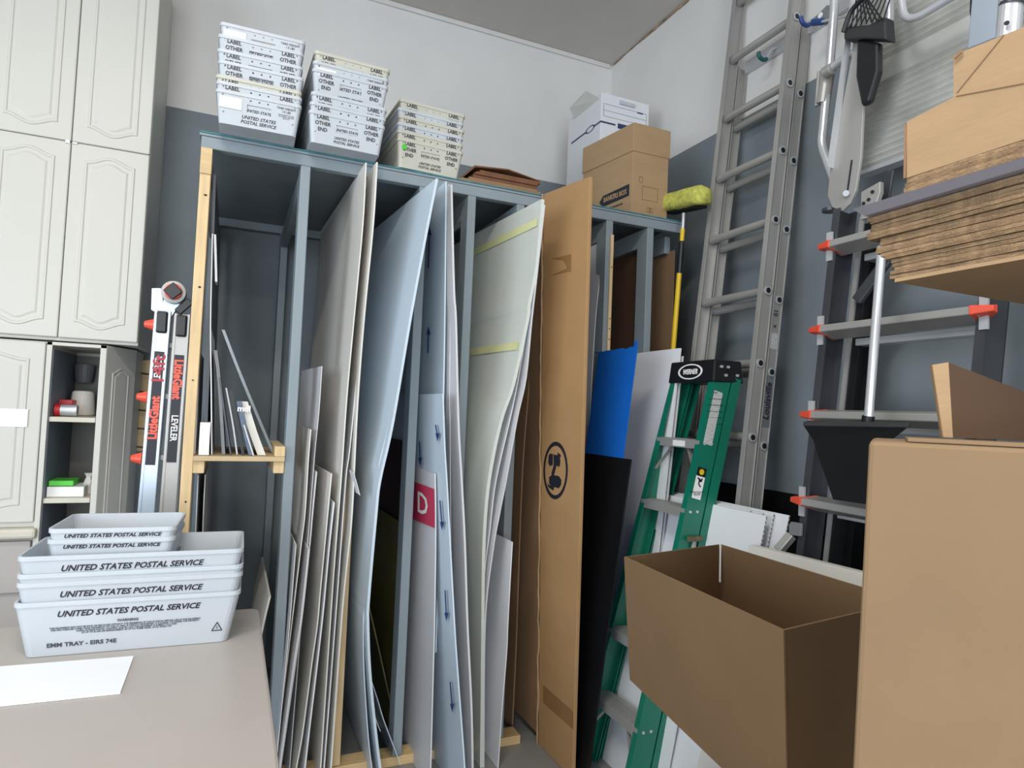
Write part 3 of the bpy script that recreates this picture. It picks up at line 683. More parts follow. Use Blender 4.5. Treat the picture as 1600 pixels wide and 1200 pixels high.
# angled end panel
pA = Vector((ST+.001, YC+.004, 0)); pB = Vector((-.437, 3.62, 0)); d = (pB-pA); L_ = d.length; d.normalize(); nrm = Vector((d.y, -d.x, 0))
m = MB(); m.hexa([pA+Vector((0, 0, zL0-.2)), pB+Vector((0, 0, zL0-.2)), pB-nrm*.02+Vector((0, 0, zL0-.2)), pA-nrm*.02+Vector((0, 0, zL0-.2)), pA+Vector((0, 0, zL1)), pB+Vector((0, 0, zL1)), pB-nrm*.02+Vector((0, 0, zL1)), pA-nrm*.02+Vector((0, 0, zL1))])
ep = part('end_panel', m, CAB, lc, .002)
a0, b0 = .05, L_-.05; loop = [pA+d*a0, pA+d*b0]
lo = [(a0+(b0-a0)*i/16, zL0-.1) for i in (0, 16)]; hi = [(a0+(b0-a0)*i/16, zL1-.12+.022*(.5-.5*math.cos(2*math.pi*i/16))) for i in range(17)]
lp = lo+list(reversed(hi)); cu_, cz_ = (a0+b0)/2, 1.2
def q_(k, off): return [pA+d*(cu_+(u-cu_)*(1-k*8))+Vector((0, 0, cz_+(z-cz_)*(1-k)))+nrm*off for u, z in lp]
m = MB().loft([q_(0, .0003), q_(.006, .004), q_(.016, .004), q_(.022, .001), q_(.034, .001), q_(.045, .004)], False, True); part('raised_panel', m, CAB, ep)
part('side_panel', MB().box(-.46, -.437, 3.625, YB-.003, zL0-.2, zL1), CAB, lc)
part('notice', MB().box(-1.0, xs(44, 650), YC-.0062, YC-.0044, zc_(667, 30), zc_(639, 30)), STICK, lc, 0, 'blank white paper strip')
ct = MB().box(-1.75, xs(57, 848), YC-.03, YB-.003, zL0-.045, zL0-.001)
solo('countertop', ct, CABEDGE, 'cream countertop ledge below the lower cabinet at left', 'countertop', bevel=.012)
bc = thing('base_cabinet', 'beige base cabinet under the cream countertop ledge', 'cabinet', (-1.2, 3.6, 0))
part('cabinet_body', MB().box(-1.74, oL-.024, YC+.03, YB-.003, .001, zL0-.046), TABLE, bc, .004)
part('drawer_front', MB().box(-1.2, oL-.03, YC+.01, YC+.0295, .62, zL0-.06), TABLE, bc, .004)
part('cabinet_body', MB().box(oL-.0235, ST, YC+.03, YB-.003, .001, zL0-.202), TABLE, bc, .004)
# things in the open compartment
def px_on(y, x, py): return on('y', y, x, py)
a = px_on(3.5, 86, 645); rt = thing('tape_roll', 'silver tape roll with red rim on the upper cabinet shelf', 'tape', (a.x, 3.5, S1z+.001))
part('tape_band', MB().tube([(a.x+.022, 3.5, S1z+.028), (a.x+.085, 3.5, S1z+.028)], .026, 24), ALU2, rt, smooth=False)
part('rim', MB().tube([(a.x+.0, 3.5, S1z+.028), (a.x+.0215, 3.5, S1z+.028)], .027, 24), REDM, rt)
b = px_on(3.7, 130, 620); solo('white_spool', MB().tube([(b.x, 3.7, S1z+.001), (b.x, 3.7, S1z+.12)], [.055, .045], 24), WARMW, 'white rounded spool behind the tape roll on the upper cabinet shelf', 'spool', bevel=.01)
b = px_on(3.62, 108, 640); solo('red_box', MB().box(b.x-.045, b.x+.02, 3.58, 3.66, S1z+.001, S1z+.075), REDM, 'small dark red box behind the silver tape roll', 'box', bevel=.003)
b = px_on(3.86, 132, 598); cpm = MB()
cpm.tube([(b.x, 3.84, b.z), (b.x, 3.84, b.z+.03), (b.x, 3.84, b.z+.09)], [.035, .04, .045], 16); solo('grey_outlet_cup', cpm, GREYPL, 'grey cup-shaped fitting fixed high on the back of the open cabinet compartment', 'fitting')
b = px_on(3.46, 75, 770); solo('white_carton', MB().box(oL+.006, xs(128, 760)-.0, 3.45, 3.62, S2z+.001, S2z+.045), STICK, 'small white carton on the lower cabinet shelf', 'box', bevel=.002)
solo('green_case', MB().box(oL+.006, xs(110, 750), 3.47, 3.60, S2z+.0465, S2z+.07), GRN, 'bright green case lying on the small white carton', 'case', bevel=.004)
b = px_on(3.56, 138, 765); random.seed(4)
mb = MB(); mb.loft([[Vector((b.x+.0+r*math.cos(t)*random.uniform(.8, 1.15), 3.56+r*math.sin(t)*random.uniform(.8, 1.15), S2z+.001+z)) for t in [2*math.pi*i/12 for i in range(12)]] for r, z in ((.024, 0), (.026, .03), (.02, .06), (.012, .075), (.02, .095))])
solo('paper_bag', mb, WARMW, 'crumpled pale bag at the right of the lower cabinet shelf', 'bag')
b = px_on(3.55, 78, 815); solo('blue_bottle', MB().tube([(b.x+.03, 3.56, zL0-.12), (b.x+.03, 3.56, b.z), (b.x+.03, 3.56, b.z+.02)], [.03, .03, .012], 16), BLUEP, 'blue bottle in shadow under the lower cabinet shelf', 'bottle')
bpy.data.objects['blue_bottle'].location.z = zL0-.199
part('bottom_shelf', MB().box(oL+.0035, oR-.0035, YC+.012, YB-.026, zL0-.2195, zL0-.2005), CABEDGE, lc)

# peg rack on back wall
pr_ = thing('wooden_peg_rail', 'vertical pine rail with dark hooks behind the folded aluminium ladder', 'rail', (-.40, 3.7, 1.2))
a = on('y', YB-.02, 217, 562); b = on('y', YB-.02, 209, 705)
part('rail', MB().box(a.x-.02, a.x+.075, YB-.025, YB-.001, b.z, a.z), PINE, pr_, .002)
for i in range(5):
    z = a.z-.07-i*.095; m = MB().tube([(a.x+.0, YB-.0255, z), (a.x+.0, YB-.09, z), (a.x+.0, YB-.1, z+.01)], .005, 8); m.tube([(a.x, YB-.06, z), (a.x+.06, YB-.06, z-.005)], .004, 8)
    part('hook', m, BLACKP, pr_)

# folded aluminium ladder (leveler)
YLg = 3.02
lg_ = thing('folding_ladder', 'folded aluminium multi-position ladder with orange feet, left of the rack', 'ladder', (-.27, YLg, 0))
def lp_(x, y, Y=YLg): return on('y', Y, x, y)
def rail_lg(xa, ya, xb, yb, wpx, m, Y):
    A = lp_(xa, ya, Y); Bv = lp_(xb, yb, Y); dirv = (Bv-A).normalized(); t = (0-A.z)/dirv.z; Bf = A+dirv*t; Bf.z = .02
    mb_ = MB(); mb_.beam(A, Bf, (1, 0, 0), wpx, .06); return mb_, A, dirv
rr = []
for (xa, ya, xb, yb, mm, tops) in ((256, 486, 230, 795, ALUB, 0), (286, 492, 263, 795, ALU, 1)):
    m, A, dv = rail_lg(xa, ya, xb, yb, .062, mm, YLg); o = part('rail', m, mm, lg_, .006)
    part('rail_lip', MB().beam(A+Vector((-.024, -.031, 0)), A+dv*1.85+Vector((-.024, -.031, 0)), (1, 0, 0), .008, .006).beam(A+Vector((.024, -.031, 0)), A+dv*1.85+Vector((.024, -.031, 0)), (1, 0, 0), .008, .006), mm, lg_)
    rr.append((A, dv))
    part('end_cap', MB().obox(A+dv*.05+Vector((0, -.034, 0)), (.021, 0, 0), (0, .008, 0), (0, 0, .045)), BLACKP, lg_, .008)
    s0 = A+dv*.17+Vector((0, -.0322, 0)); s1 = s0+dv*.46
    if tops: s0 = A+dv*.17+Vector((0, -.0322, 0)); s1 = s0+dv*.44
    part('sticker', MB().beam(s0, s1, (1, 0, 0), .036, .001), INK, lg_)
for k, (A, dv) in enumerate(rr):
    off = Vector((0, -.0335, 0))
    if k == 0:
        part('lettering', text_mb('LittleGiant', .046, A+dv*.44+off, -dv, (-1, 0, 0), bold=.045, sx=.88, ext=.0004), ORANGE, lg_)
        part('lettering', text_mb('LEVELER', .034, A+dv*.24+off, -dv, (-1, 0, 0), bold=.02, sx=.8, ext=.0003), STICK, lg_)
        part('painted_lettering', text_mb('14ft', .062, A+dv*.245+off+Vector((.004, -.001, 0)), (0, 0, 1) if 0 else -dv, (-1, 0, 0), bold=.02, sx=1.25, ext=.0006), mat('hand_painted_red', (170, 16, 44), .4), lg_)
    else:
        part('lettering', text_mb('LittleGiant', .046, A+dv*.27+off, dv, (1, 0, 0), bold=.045, sx=.82, ext=.0004), ORANGE, lg_)
        part('lettering', text_mb('LEVELER', .034, A+dv*.47+off, dv, (1, 0, 0), bold=.02, sx=.85, ext=.0003), STICK, lg_)
A0 = rr[0][0]
mb = MB(); hc = lp_(272, 458, YLg-.02)
mb.tube([hc+Vector((0, -.03, 0)), hc+Vector((0, .03, 0))], .046, 28); part('hinge', mb, mat('pale_hinge_plastic', (188, 186, 182), .4), lg_, .003)
part('hinge_knob', MB().tube([hc+Vector((0, -.052, 0)), hc+Vector((0, -.0305, 0))], .032, 16), ORANGE, lg_, .003)
part('hinge_star', MB().obox(hc+Vector((0, -.056, 0)), (.018, 0, .018), (0, .006, 0), (-.018, 0, .018)), BLACKP, lg_, .003)
part('hinge_plate', MB().prism([lp_(x, y, YLg-.02) for x, y in ((237, 450), (252, 450), (255, 470), (262, 446), (285, 470), (268, 495), (250, 492), (236, 484))], (0, .03, 0)), ALUB, lg_, .002)
part('hinge_lever', MB().beam(lp_(277, 488, YLg-.03), lp_(298, 470, YLg-.03), (0, 0, 1), .03, .02), BLACKP, lg_, .003)
for (x, y) in ((234, 507), (222, 620), (213, 716)):
    q = lp_(x, y, YLg+.02); part('rung_tip', MB().tube([q+Vector((-.02, 0, 0)), q+Vector((.02, 0, 0))], [.012, .026], 12), ORANGE, lg_, .002)
for (x, y) in ((270, 540), (262, 620), (255, 716)):
    q = lp_(x, y, YLg+.01); part('rung', MB().beam(q+Vector((-.06, .03, 0)), q+Vector((.05, .03, 0)), (0, 1, 0), .05, .025), ALU, lg_, .004)

# ------------------------------------------------------------------ table, trays, paper
tb = thing('folding_table', 'grey-beige laminate table in the left foreground', 'table', (-.8, 1.6, 0))
mb = MB(); mb.loft([rrect(-.83, 1.62, z, .96, .875, .035, 6) for z in (.715, .7495)])
part('tabletop', mb, TABLE, tb, .008)
for x in (-1.7, .04):
    for y in (.85, 2.38):
        part('leg', MB().tube([(x, y, .001), (x, y, .7145)], .016, 12), GREYPL, tb)
TZ = .75
def emm(m=TRAY, full=True):
    t = thing('letter_tray', 'x', 'tray'); hx, hy, h = (.283, .146, .155); tx, ty = .026, .022
    part('tray_body', tray_mb(hx, hy, h, tx, ty, .022, .0028), m, t)
    tl = ty/(h-.012); ud = Vector((0, -tl, 1)).normalized()
    def fp(x, z): return Vector((x, -(hy-ty)-tl*z-.0012, z))
    mbs = [text_mb('UNITED STATES POSTAL SERVICE', .0235, fp(-.005, .118), (1, 0, 0), ud, shear=.3, bold=.025, sx=1.02)]
    part('lettering', join_mb(*mbs), INK, t)
    mbs = [text_mb('WARNING', .011, fp(-.01, .0895), (1, 0, 0), ud, bold=.03),
           text_mb('THIS EQUIPMENT MAY NOT BE SOLD OR RECYCLED WITHOUT THE PERMISSION OF THE US POSTAL SERVICE. USE OF THIS EQUIPMENT\nFOR ANY PURPOSE OTHER THAN TRANSPORT OF THE U.S. MAIL IS STRICTLY PROHIBITED. IT IS ILLEGAL TO POSSESS THIS PROPERTY\nWHILE OUTSIDE POSTAL CONTROL AND BY LAW THE EQUIPMENT IS SUBJECT TO A FINE\nOF UP TO $1,000 OR IMPRISONMENT OF UP TO THREE YEARS. 18 U.S. CODE 1707', .0062, fp(-.01, .070), (1, 0, 0), ud, bold=.02, space=.95),
           text_mb('EMM TRAY - EIRS 74E', .0165, fp(-.205, .030), (1, 0, 0), ud, bold=.03, align='LEFT', sx=1.1)]
    part('small_lettering', join_mb(*mbs), mat('dark_grey_ink', (70, 74, 86), .5), t)
    tr = MB(); cx, cz = .225, .048
    P_ = [(-.014, -.011), (.014, -.011), (0, .014)]
    for i in range(3):
        a, b = P_[i], P_[(i+1) % 3]; tr.beam(fp(cx+a[0], cz+a[1]), fp(cx+b[0], cz+b[1]), (0, 0, 1) if i else (0, 0, 1), .0025, .0008)
    tr.add(*[(lambda q: (q.v, q.f))(text_mb('2', .012, fp(cx, cz-.002), (1, 0, 0), ud))][0])
    part('recycling_mark', tr, INK, t)
    if full:
        part('molded_ledge', MB().box(-.14, .14, -(hy)+.0035, -hy+.006, .13, .134), m, t)
    return t
e0 = emm()
def eplace(first, proto, loc, rz, label, g):
    if first: proto.location = loc; proto.rotation_euler = (0, 0, rz); return tagit(proto, label, 'tray', g)
    return dup(proto, loc, rz, label, g)
GE = 'nested large letter trays on the table'
eplace(1, e0, (-.224, 2.30, TZ+.001), -.028, 'large white plastic postal tray at the bottom of the stack on the table', GE)
eplace(0, e0, (-.222, 2.30, TZ+.055), -.022, 'large white plastic postal tray, second from bottom of the table stack', GE)
eplace(0, e0, (-.222, 2.30, TZ+.079), -.020, 'large white plastic postal tray, third from bottom of the table stack', GE)
eplace(0, e0, (-.224, 2.30, TZ+.127), -.016, 'uppermost large postal tray on the table, holding the smaller trays', GE)
def small_tray():
    t = thing('half_letter_tray', 'x', 'tray'); hx, hy, h = .158, .132, .11; tx, ty = .016, .014
    part('tray_body', tray_mb(hx, hy, h, tx, ty, .02, .0026), TRAY, t)
    tl = ty/(h-.012); ud = Vector((0, -tl, 1)).normalized()
    fp = lambda x, z: Vector((x, -(hy-ty)-tl*z-.0012, z))
    part('lettering', join_mb(text_mb('UNITED STATES POSTAL SERVICE', .0145, fp(0, .0885), (1, 0, 0), ud, shear=.3, bold=.03, sx=1.12), text_mb('1/2 MM TRAY', .009, fp(0, .06), (1, 0, 0), ud)), INK, t)
    return t
s0 = small_tray(); GS = 'half size letter trays inside the upper large tray'
eplace(1, s0, (-.285, 2.305, TZ+.1305), -.045, 'half size postal tray, lowest of those inside the large tray', GS)
eplace(0, s0, (-.285, 2.305, TZ+.212), -.045, 'half size postal tray, middle of those inside the large tray', GS)
eplace(0, s0, (-.284, 2.305, TZ+.242), -.045, 'half size postal tray on top of the whole table stack', GS)
pp = [on('z', TZ+.004, *p) for p in ((209, 1025), (188, 1082), (-60, 1108), (-60, 1046))]
mb = MB().prism([Vector((p.x, p.y, TZ+.0005)) for p in pp], (0, 0, .004))
solo('white_card', mb, mat('bright_white_card', (246, 248, 252), .5, var=.01), 'blank white card lying on the table before the tray stack', 'card')

# ------------------------------------------------------------------ roller broom
br = thing('scrub_brush', 'yellow pole scrub brush with green-yellow pad leaning right of the rack', 'brush', (2.2, 2.8, 1.5))
Xb = 2.02
pA, pB = on('x', Xb, 1068, 342), on('x', Xb, 1052, 545); dv = (pB-pA); full = pA+dv*(pA.z-.02)/(pA.z-pB.z)
bk = lambda t: pA+(full-pA)*t
part('pole', MB().tube([bk(.11), bk(1)], .0125, 14), YEL, br)
part('pole_collar', MB().tube([bk(.045), bk(.11)], .013, 14), BLACKP, br)
part('pole_socket', MB().tube([bk(.02), bk(.045)], .011, 14), YEL, br)
part('pole_tip', MB().tube([pA+Vector((0, 0, .03)), bk(.02)], .008, 12), ALU2, br)
c = on('x', Xb-.0, 1066, 316)
e1 = on('x', Xb, 1034, 322)-on('x', Xb, 1098, 308)
ax = (on('x', Xb-.02, 1030, 320)-on('x', Xb-.02, 1099, 304))/2
random.seed(8); mb = MB()
sec = [(-.06, -.02), (-.055, .015), (-.04, .035), (0, .045), (.04, .038), (.055, .0), (.05, -.03), (0, -.035), (-.045, -.035)]
loops = []
for i in range(14):
    s = -1+2*i/13; k = .8 if i in (0, 13) else 1
    loops.append([c+Vector((-.0, 0, .008))+ax*s+Vector((a*k*.8+random.uniform(-.003, .003), 0, b*k*1.05+random.uniform(-.003, .003))) for a, b in [(q[0]*1.15, q[1]*1.15) for q in sec]])
mb.loft(loops); part('scrub_pad', mb, SPONGE, br, 0, smooth=True)
part('pad_holder', MB().obox(c+Vector((.02, 0, -.032)), ax*.75, (.03, 0, 0), (0, 0, .01)), BLACKP, br, .003)

# ------------------------------------------------------------------ extension ladder
el = thing('extension_ladder', 'tall aluminium extension ladder leaning on the right wall', 'ladder', (1.9, 2.3, 0))
def LX(z): return 1.86+.12*z
def LYn(z): return 2.105+.017*z
def LYf(z): return LYn(z)+.415
upv = Vector((.12, .017, 1)).normalized(); dz = .3185
for sec_, (dx, z0, z1) in enumerate(((0, .30, 3.84), (.068, .0, 3.30))):
    for side, Yf_ in ((0, LYn), (1, LYf)):
        P0 = Vector((LX(z0)+dx, Yf_(z0), z0+.003)); P1 = Vector((LX(z1)+dx, Yf_(z1), z1)); ins = -.004 if side else .004
        m = MB(); m.beam(P0, P1, (1, 0, 0), .050 if sec_ else .060, .003)
        m.beam(P0+Vector((-.030 if not sec_ else -.025, ins*1.7, 0)), P1+Vector((-.030 if not sec_ else -.025, ins*1.7, 0)), (0, 1, 0), .026, .004)
        m.beam(P0+Vector((.030 if not sec_ else .025, ins*1.7, 0)), P1+Vector((.030 if not sec_ else .025, ins*1.7, 0)), (0, 1, 0), .026, .004)
        part('rail', m, ALU, el, .001)
    k = 0; z = 1.415-4*dz+(.0 if sec_ == 0 else -.035)
    while z < z1-.05:
        if z > z0+.1:
            a = Vector((LX(z)+dx, LYn(z)-.004, z)); b = Vector((LX(z)+dx, LYf(z)+.004, z))
            rg = part('rung', MB().tube([a, b], .019, 16), ALU, el, 0, smooth=False)
            m = MB(); m.tube([a+Vector((0, -.001, 0)), a+Vector((0, -.006, 0))], .019, 16); 
            part('rung_collar', m, ALU2, rg)
            part('rung_socket', MB().tube([a+Vector((0, -.0062, 0)), a+Vector((0, -.0068, 0))], .0125, 14), BLACKP, rg)
        z += dz
for z, s, siz, mm in ((1.96, '10', .032, INK), (1.90, 'A', .024, INK)):
    part('lettering', text_mb(s, siz, (LX(z)+.066, LYn(z)-.0022, z), -upv, (-1, 0, 0), bold=.02), mm, el)
part('label', MB().beam((LX(1.80)+.066, LYn(1.8)-.0022, 1.80), (LX(1.87)+.066, LYn(1.87)-.0022, 1.87), (1, 0, 0), .045, .0008), LABG, el)
part('brand_plate', MB().beam((LX(1.46)+.066, LYn(1.46)-.0022, 1.46), (LX(1.68)+.066, LYn(1.68)-.0022, 1.68), (1, 0, 0), .05, .0008), GREYINK, el)
part('lettering', text_mb('Louisville', .046, (LX(1.57)+.066, LYn(1.57)-.0035, 1.57), upv, (-1, 0, 0), shear=.3, bold=.02, sx=.95), INK, el)

# wall rail and hooks
hr = thing('wall_hook_rail', 'steel strip fixed high on the right wall carrying ladder hooks', 'rail', (2.33, 2.2, 3.27))
part('strip', MB().box(XR-.02, XR-.001, 1.2, 2.56, 3.27, 3.33), ALU2, hr, .002)
def hook(x, y, m, X=2.30):
    p = on('x', X, x, y); r_ = .03; pts = [Vector((XR-.022, p.y, 3.30)), Vector((X-.0, p.y, 3.28)), Vector((X-.02, p.y, p.z))]
    pts += [Vector((X-.02-r_+r_*math.cos(t), p.y, p.z-r_*math.sin(t))) for t in [i*math.pi/8 for i in range(1, 9)]]
    h = part('hook', MB().tube(pts, .006, 8), ALU2, hr); 
    part('hook_sleeve', MB().tube(pts[4:], .010, 10), m, h)
hook(1205, 88, mat('dark_green_vinyl', (20, 90, 90), .4)); hook(1272, 34, BLUEP)
hb = thing('blue_hook_bracket', 'grey bracket with round sticker and blue coated prong by the ladder rail', 'hook', on('x', 2.2, 1275, 30))
part('bracket_plate', MB().prism([on('x', 2.2, x, y) for x, y in ((1272, 28), (1292, 8), (1300, 8), (1298, 30), (1290, 40), (1278, 36))], (.004, 0, 0)), GREYPL, hb, .001)
part('round_sticker', MB().tube([on('x', 2.198, 1282, 24), on('x', 2.198, 1282, 24)+Vector((-.002, 0, 0))], .012, 16), STICK, hb)
part('prong', MB().tube([on('x', 2.19, 1270, 35), on('x', 2.19, 1285, 34)], .014, 12), BLUEP, hb)
part('bar', MB().tube([on('x', 2.19, 1284, 34), on('x', 2.19, 1330, 24), Vector((XR-.001, on('x', 2.19, 1330, 24).y, on('x', 2.19, 1330, 24).z))], .006, 10), ALU2, hb)

# ------------------------------------------------------------------ ladder stabiliser tubes
XS = 2.05
st = thing('ladder_stabiliser', 'bent aluminium stabiliser tubes with sleeve hanging above the dark ladder', 'ladder accessory', on('x', XS, 1290, 300))
T_ = lambda x, y, X=XS: on('x', X, x, y)
part('upright_tube', MB().tube([T_(1306, -40), T_(1303, 20), T_(1296, 112)], .0165, 16), ALU2, st, smooth=False)
part('curved_tube', MB().tube(smooth_path([T_(1296, 108, XS-.03), T_(1325, 88, XS-.03), T_(1358, 68, XS-.03), T_(1384, 48, XS-.03), T_(1390, 25, XS-.03), T_(1388, -30, XS-.03)], 6), .015, 16), ALU2, st)
part('sleeve', MB().tube([T_(1294, 108), T_(1286, 162)], .026, 16), ALU, st)
part('sleeve_bracket', MB().tube([T_(1280, 112, XS-.01), T_(1276, 166, XS-.01)], .008, 10), ALU, st)
part('lower_tube', MB().tube(smooth_path([T_(1291, 150), T_(1287, 195), T_(1285, 225), T_(1293, 252), T_(1305, 285)], 6), .0165, 16), ALU2, st)
part('clamp_ring', MB().tube([T_(1299, 108, XS-.035)+Vector((0, -.005, 0)), T_(1299, 108, XS-.035)+Vector((0, .03, 0))], .022, 16), ALU, st, .003)
st2 = thing('stabiliser_arm', 'short bent aluminium tube with rounded corner at the top edge above the ribbed plank', 'ladder accessory', T_(1420, 10, 2.0))
part('bent_tube', MB().tube(smooth_path([T_(1407, -40, 2.0), T_(1409, 5, 2.0), T_(1415, 26, 2.0), T_(1432, 27, 2.0), T_(1460, 12, 2.0), T_(1500, -12, 2.0)], 6), .0125, 14), ALU2, st2)
st3 = thing('thick_tube', 'thick aluminium tube with dark band at the top right corner', 'ladder accessory', T_(1578, 20, 1.8))
part('tube', MB().tube([T_(1585, -60, 1.8), T_(1575, 60, 1.8)], .028, 20), ALU2, st3)
part('band', MB().tube([T_(1583, 4, 1.8), T_(1582, 9, 1.8)], .031, 20), DKRAIL, st3)
part('button', MB().tube([T_(1573, 36, 1.765), T_(1573, 36, 1.76)], .006, 10), INK, st3)

# mesh basket / rubber pads
def pad(name, label, poly, X, m, t=.05):
    return solo(name, MB().prism([on('x', X, *p) for p in poly], (t, 0, 0)), m, label, 'ladder accessory', bevel=.006)
nb_ = thing('netting_pad', 'black rubber pad with diamond netting above the flat silver bar', 'ladder accessory', on('x', 2.12, 1345, 60))
part('pad', MB().prism([on('x', 1.95, *p) for p in ((1318, 42), (1358, 38), (1382, 25), (1385, 62), (1350, 60), (1318, 62))], (.05, 0, 0)), RUB, nb_, .006)
part('backing', MB().prism([on('x', 1.965, *p) for p in ((1338, 60), (1372, 66), (1372, 110), (1358, 158), (1345, 166), (1336, 120))], (.03, 0, 0)), BLACKP, nb_, .01)
m = MB()
for i in range(7):
    a = on('x', 1.945, 1326+i*9, 44-i*2); b = on('x', 1.945, 1356+i*6, -6); m.tube([a, b], .0028, 6)
    a = on('x', 1.947, 1378-i*8, 30+i*2); b = on('x', 1.947, 1352-i*2, -6-i); m.tube([a, b], .0028, 6)
    
part('netting', m, BLACKP, nb_)
part('rim_tube', MB().tube(smooth_path([on('x', 1.945, 1318, 50), on('x', 1.945, 1330, 18), on('x', 1.945, 1352, -6)], 6), .009, 10), BLACKP, nb_)
rp = thing('rubber_end_pad', 'oval black rubber pad near the top right above cardboard flaps', 'ladder accessory', on('x', 2.0, 1525, 30))
part('pad', MB().prism([on('x', 2.0, *p) for p in ((1513, -10), (1512, 20), (1516, 48), (1527, 62), (1545, 62), (1560, 30), (1560, -10))], (.05, 0, 0)), BLACKP, rp, .012)
m = MB()
for i in range(5): m.tube([on('x', 1.99, 1522+i*4, 40-i*8), on('x', 1.99, 1536+i*2, 30-i*9)], .003, 6)
part('netting', m, STICK, rp)
sbk = solo('grey_support_post', MB().beam(on('x', 1.93, 1555, -40), on('x', 1.93, 1545, 70), (0, 1, 0), .09, .05), ALUB, 'blue-grey metal post behind the thick tube at the top right', 'post', bevel=.004)
# flat silver bar with rounded end
fb_ = thing('silver_hinge_bar', 'flat silver bar with rounded lower end beside the ribbed plank', 'ladder accessory', on('x', 2.0, 1320, 320))
poly = [(1337, -30), (1358, -30), (1352, 90), (1349, 160), (1345, 245), (1337, 298), (1328, 318), (1316, 330), (1300, 324), (1293, 306), (1297, 262), (1331, 87)]
part('bar', MB().prism([on('x', 2.0, *p) for p in poly], (.012, 0, 0)), ALU, fb_, .002)
part('bar_flange', MB().beam(on('x', 1.985, 1338, -30), on('x', 1.985, 1297, 262), (1, 0, 0), .03, .003), ALU2, fb_)
part('slot', MB().beam(on('x', 1.998, 1331, 250), on('x', 1.998, 1324, 300), (0, 1, 0), .005, .003), INK, fb_)
part('bolt', MB().tube([on('x', 1.998, 1322, 302), on('x', 1.985, 1322, 302)], .011, 12), ALU2, fb_)
part('foot_disc', MB().tube([on('x', 2.02, 1297, 326)+Vector((0, 0, -.0)), on('x', 2.02, 1297, 326)+Vector((0, 0, -.012))], .028, 16), DKRAIL, fb_)
# ribbed plank
pk = thing('aluminium_plank', 'ribbed aluminium work plank hanging high on the right wall', 'plank', on('x', 2.14, 1400, 260))
XPk = 2.14; c1 = on('x', XPk, 1345, 268); c2 = on('x', XPk, 1376, -20); yR = 1.18; zb0 = c1.z; zb1 = c2.z+.2
m = MB(); n = 72; loops = []
ys0, ys1 = c1.y-.0, 1.0
prof = []
for i in range(n+1):
    z = zb0+(zb1-zb0)*i/n; dxr = -.013 if i % 2 else 0
    if 26 <= i <= 31: dxr = 0
    prof.append((XPk+dxr, z))
poly = prof+[(XPk+.03, zb1), (XPk+.03, zb0)]
m.loft([[Vector((a, ys0, z)) for a, z in poly], [Vector((a, ys1, z)) for a, z in poly]])
part('deck', m, ALUR, pk)
part('edge_rail', MB().box(XPk-.012, XPk+.04, ys1, ys0+.004, zb0-.018, zb0-.001), ALU2, pk, .002)
m = MB(); m.box(XPk+.03, XR-.001, ys1+.2, ys1+.24, zb0+.1, zb0+.14).box(XPk+.03, XR-.001, ys0-.2, ys0-.16, zb0+.1, zb0+.14); part('wall_bracket', m, DKRAIL, pk)

# ------------------------------------------------------------------ dark multi-position ladder
ml = thing('dark_multi_ladder', 'dark-railed ladder with silver treads and orange-red corner tips by the right wall', 'ladder', (1.9, 1.45, 0))
MX = lambda z: 1.80+.08*z
mz = [2.13, 1.835, 1.52, 1.21]
mpx = [(1290, 386), (1278, 516), (1260, 647), (1247, 781)]
def mpt(x, y):
    X = 1.93
    for _ in range(8):
        q = on('x', X, x, y); X = MX(q.z)
    return on('x', X, x, y)
lefts = [mpt(*p) for p in mpx]; sp = (lefts[0].z-lefts[3].z)/3
yl = lefts[1].y; wl_ = yl-mpt(1552, 484).y
lean = Vector((.08, 0, 1)).normalized()
def MY(z): return lefts[0].y+(lefts[3].y-lefts[0].y)*(lefts[0].z-z)/(lefts[0].z-lefts[3].z)
for side in (0, 1):
    for (dx, dy, wd, z1, m_, nm) in ((.05, 0, .085, 2.27, DKRAIL, 'rail'), (.15, -.05 if side == 0 else .05, .07, 2.22, BLACKP, 'rear_rail')):
        off = (-.012 if side == 0 else .012-wl_)
        P0 = Vector((MX(0)+dx, MY(0)+off+dy, .003)); P1 = Vector((MX(z1)+dx, MY(z1)+off+dy, z1))
        m = MB(); m.beam(P0, P1, (1, 0, 0), wd, .004); f = -.014 if side == 0 else .014
        m.beam(P0+Vector((-wd/2, f, 0)), P1+Vector((-wd/2, f, 0)), (0, 1, 0), .03, .004)
        m.beam(P0+Vector((wd/2, f, 0)), P1+Vector((wd/2, f, 0)), (0, 1, 0), .03, .004)
        part(nm, m, m_, ml)
    m = MB(); P0 = Vector((MX(0)+.11, MY(0)+(-.05 if side == 0 else .05-wl_), .003)); P1 = Vector((MX(2.25)+.11, MY(2.25)+(-.05 if side == 0 else .05-wl_), 2.25))
    m.beam(P0, P1, (0, 1, 0), .018, .006); part('silver_strip', m, ALU, ml)
k = -1
zz = lefts[0].z
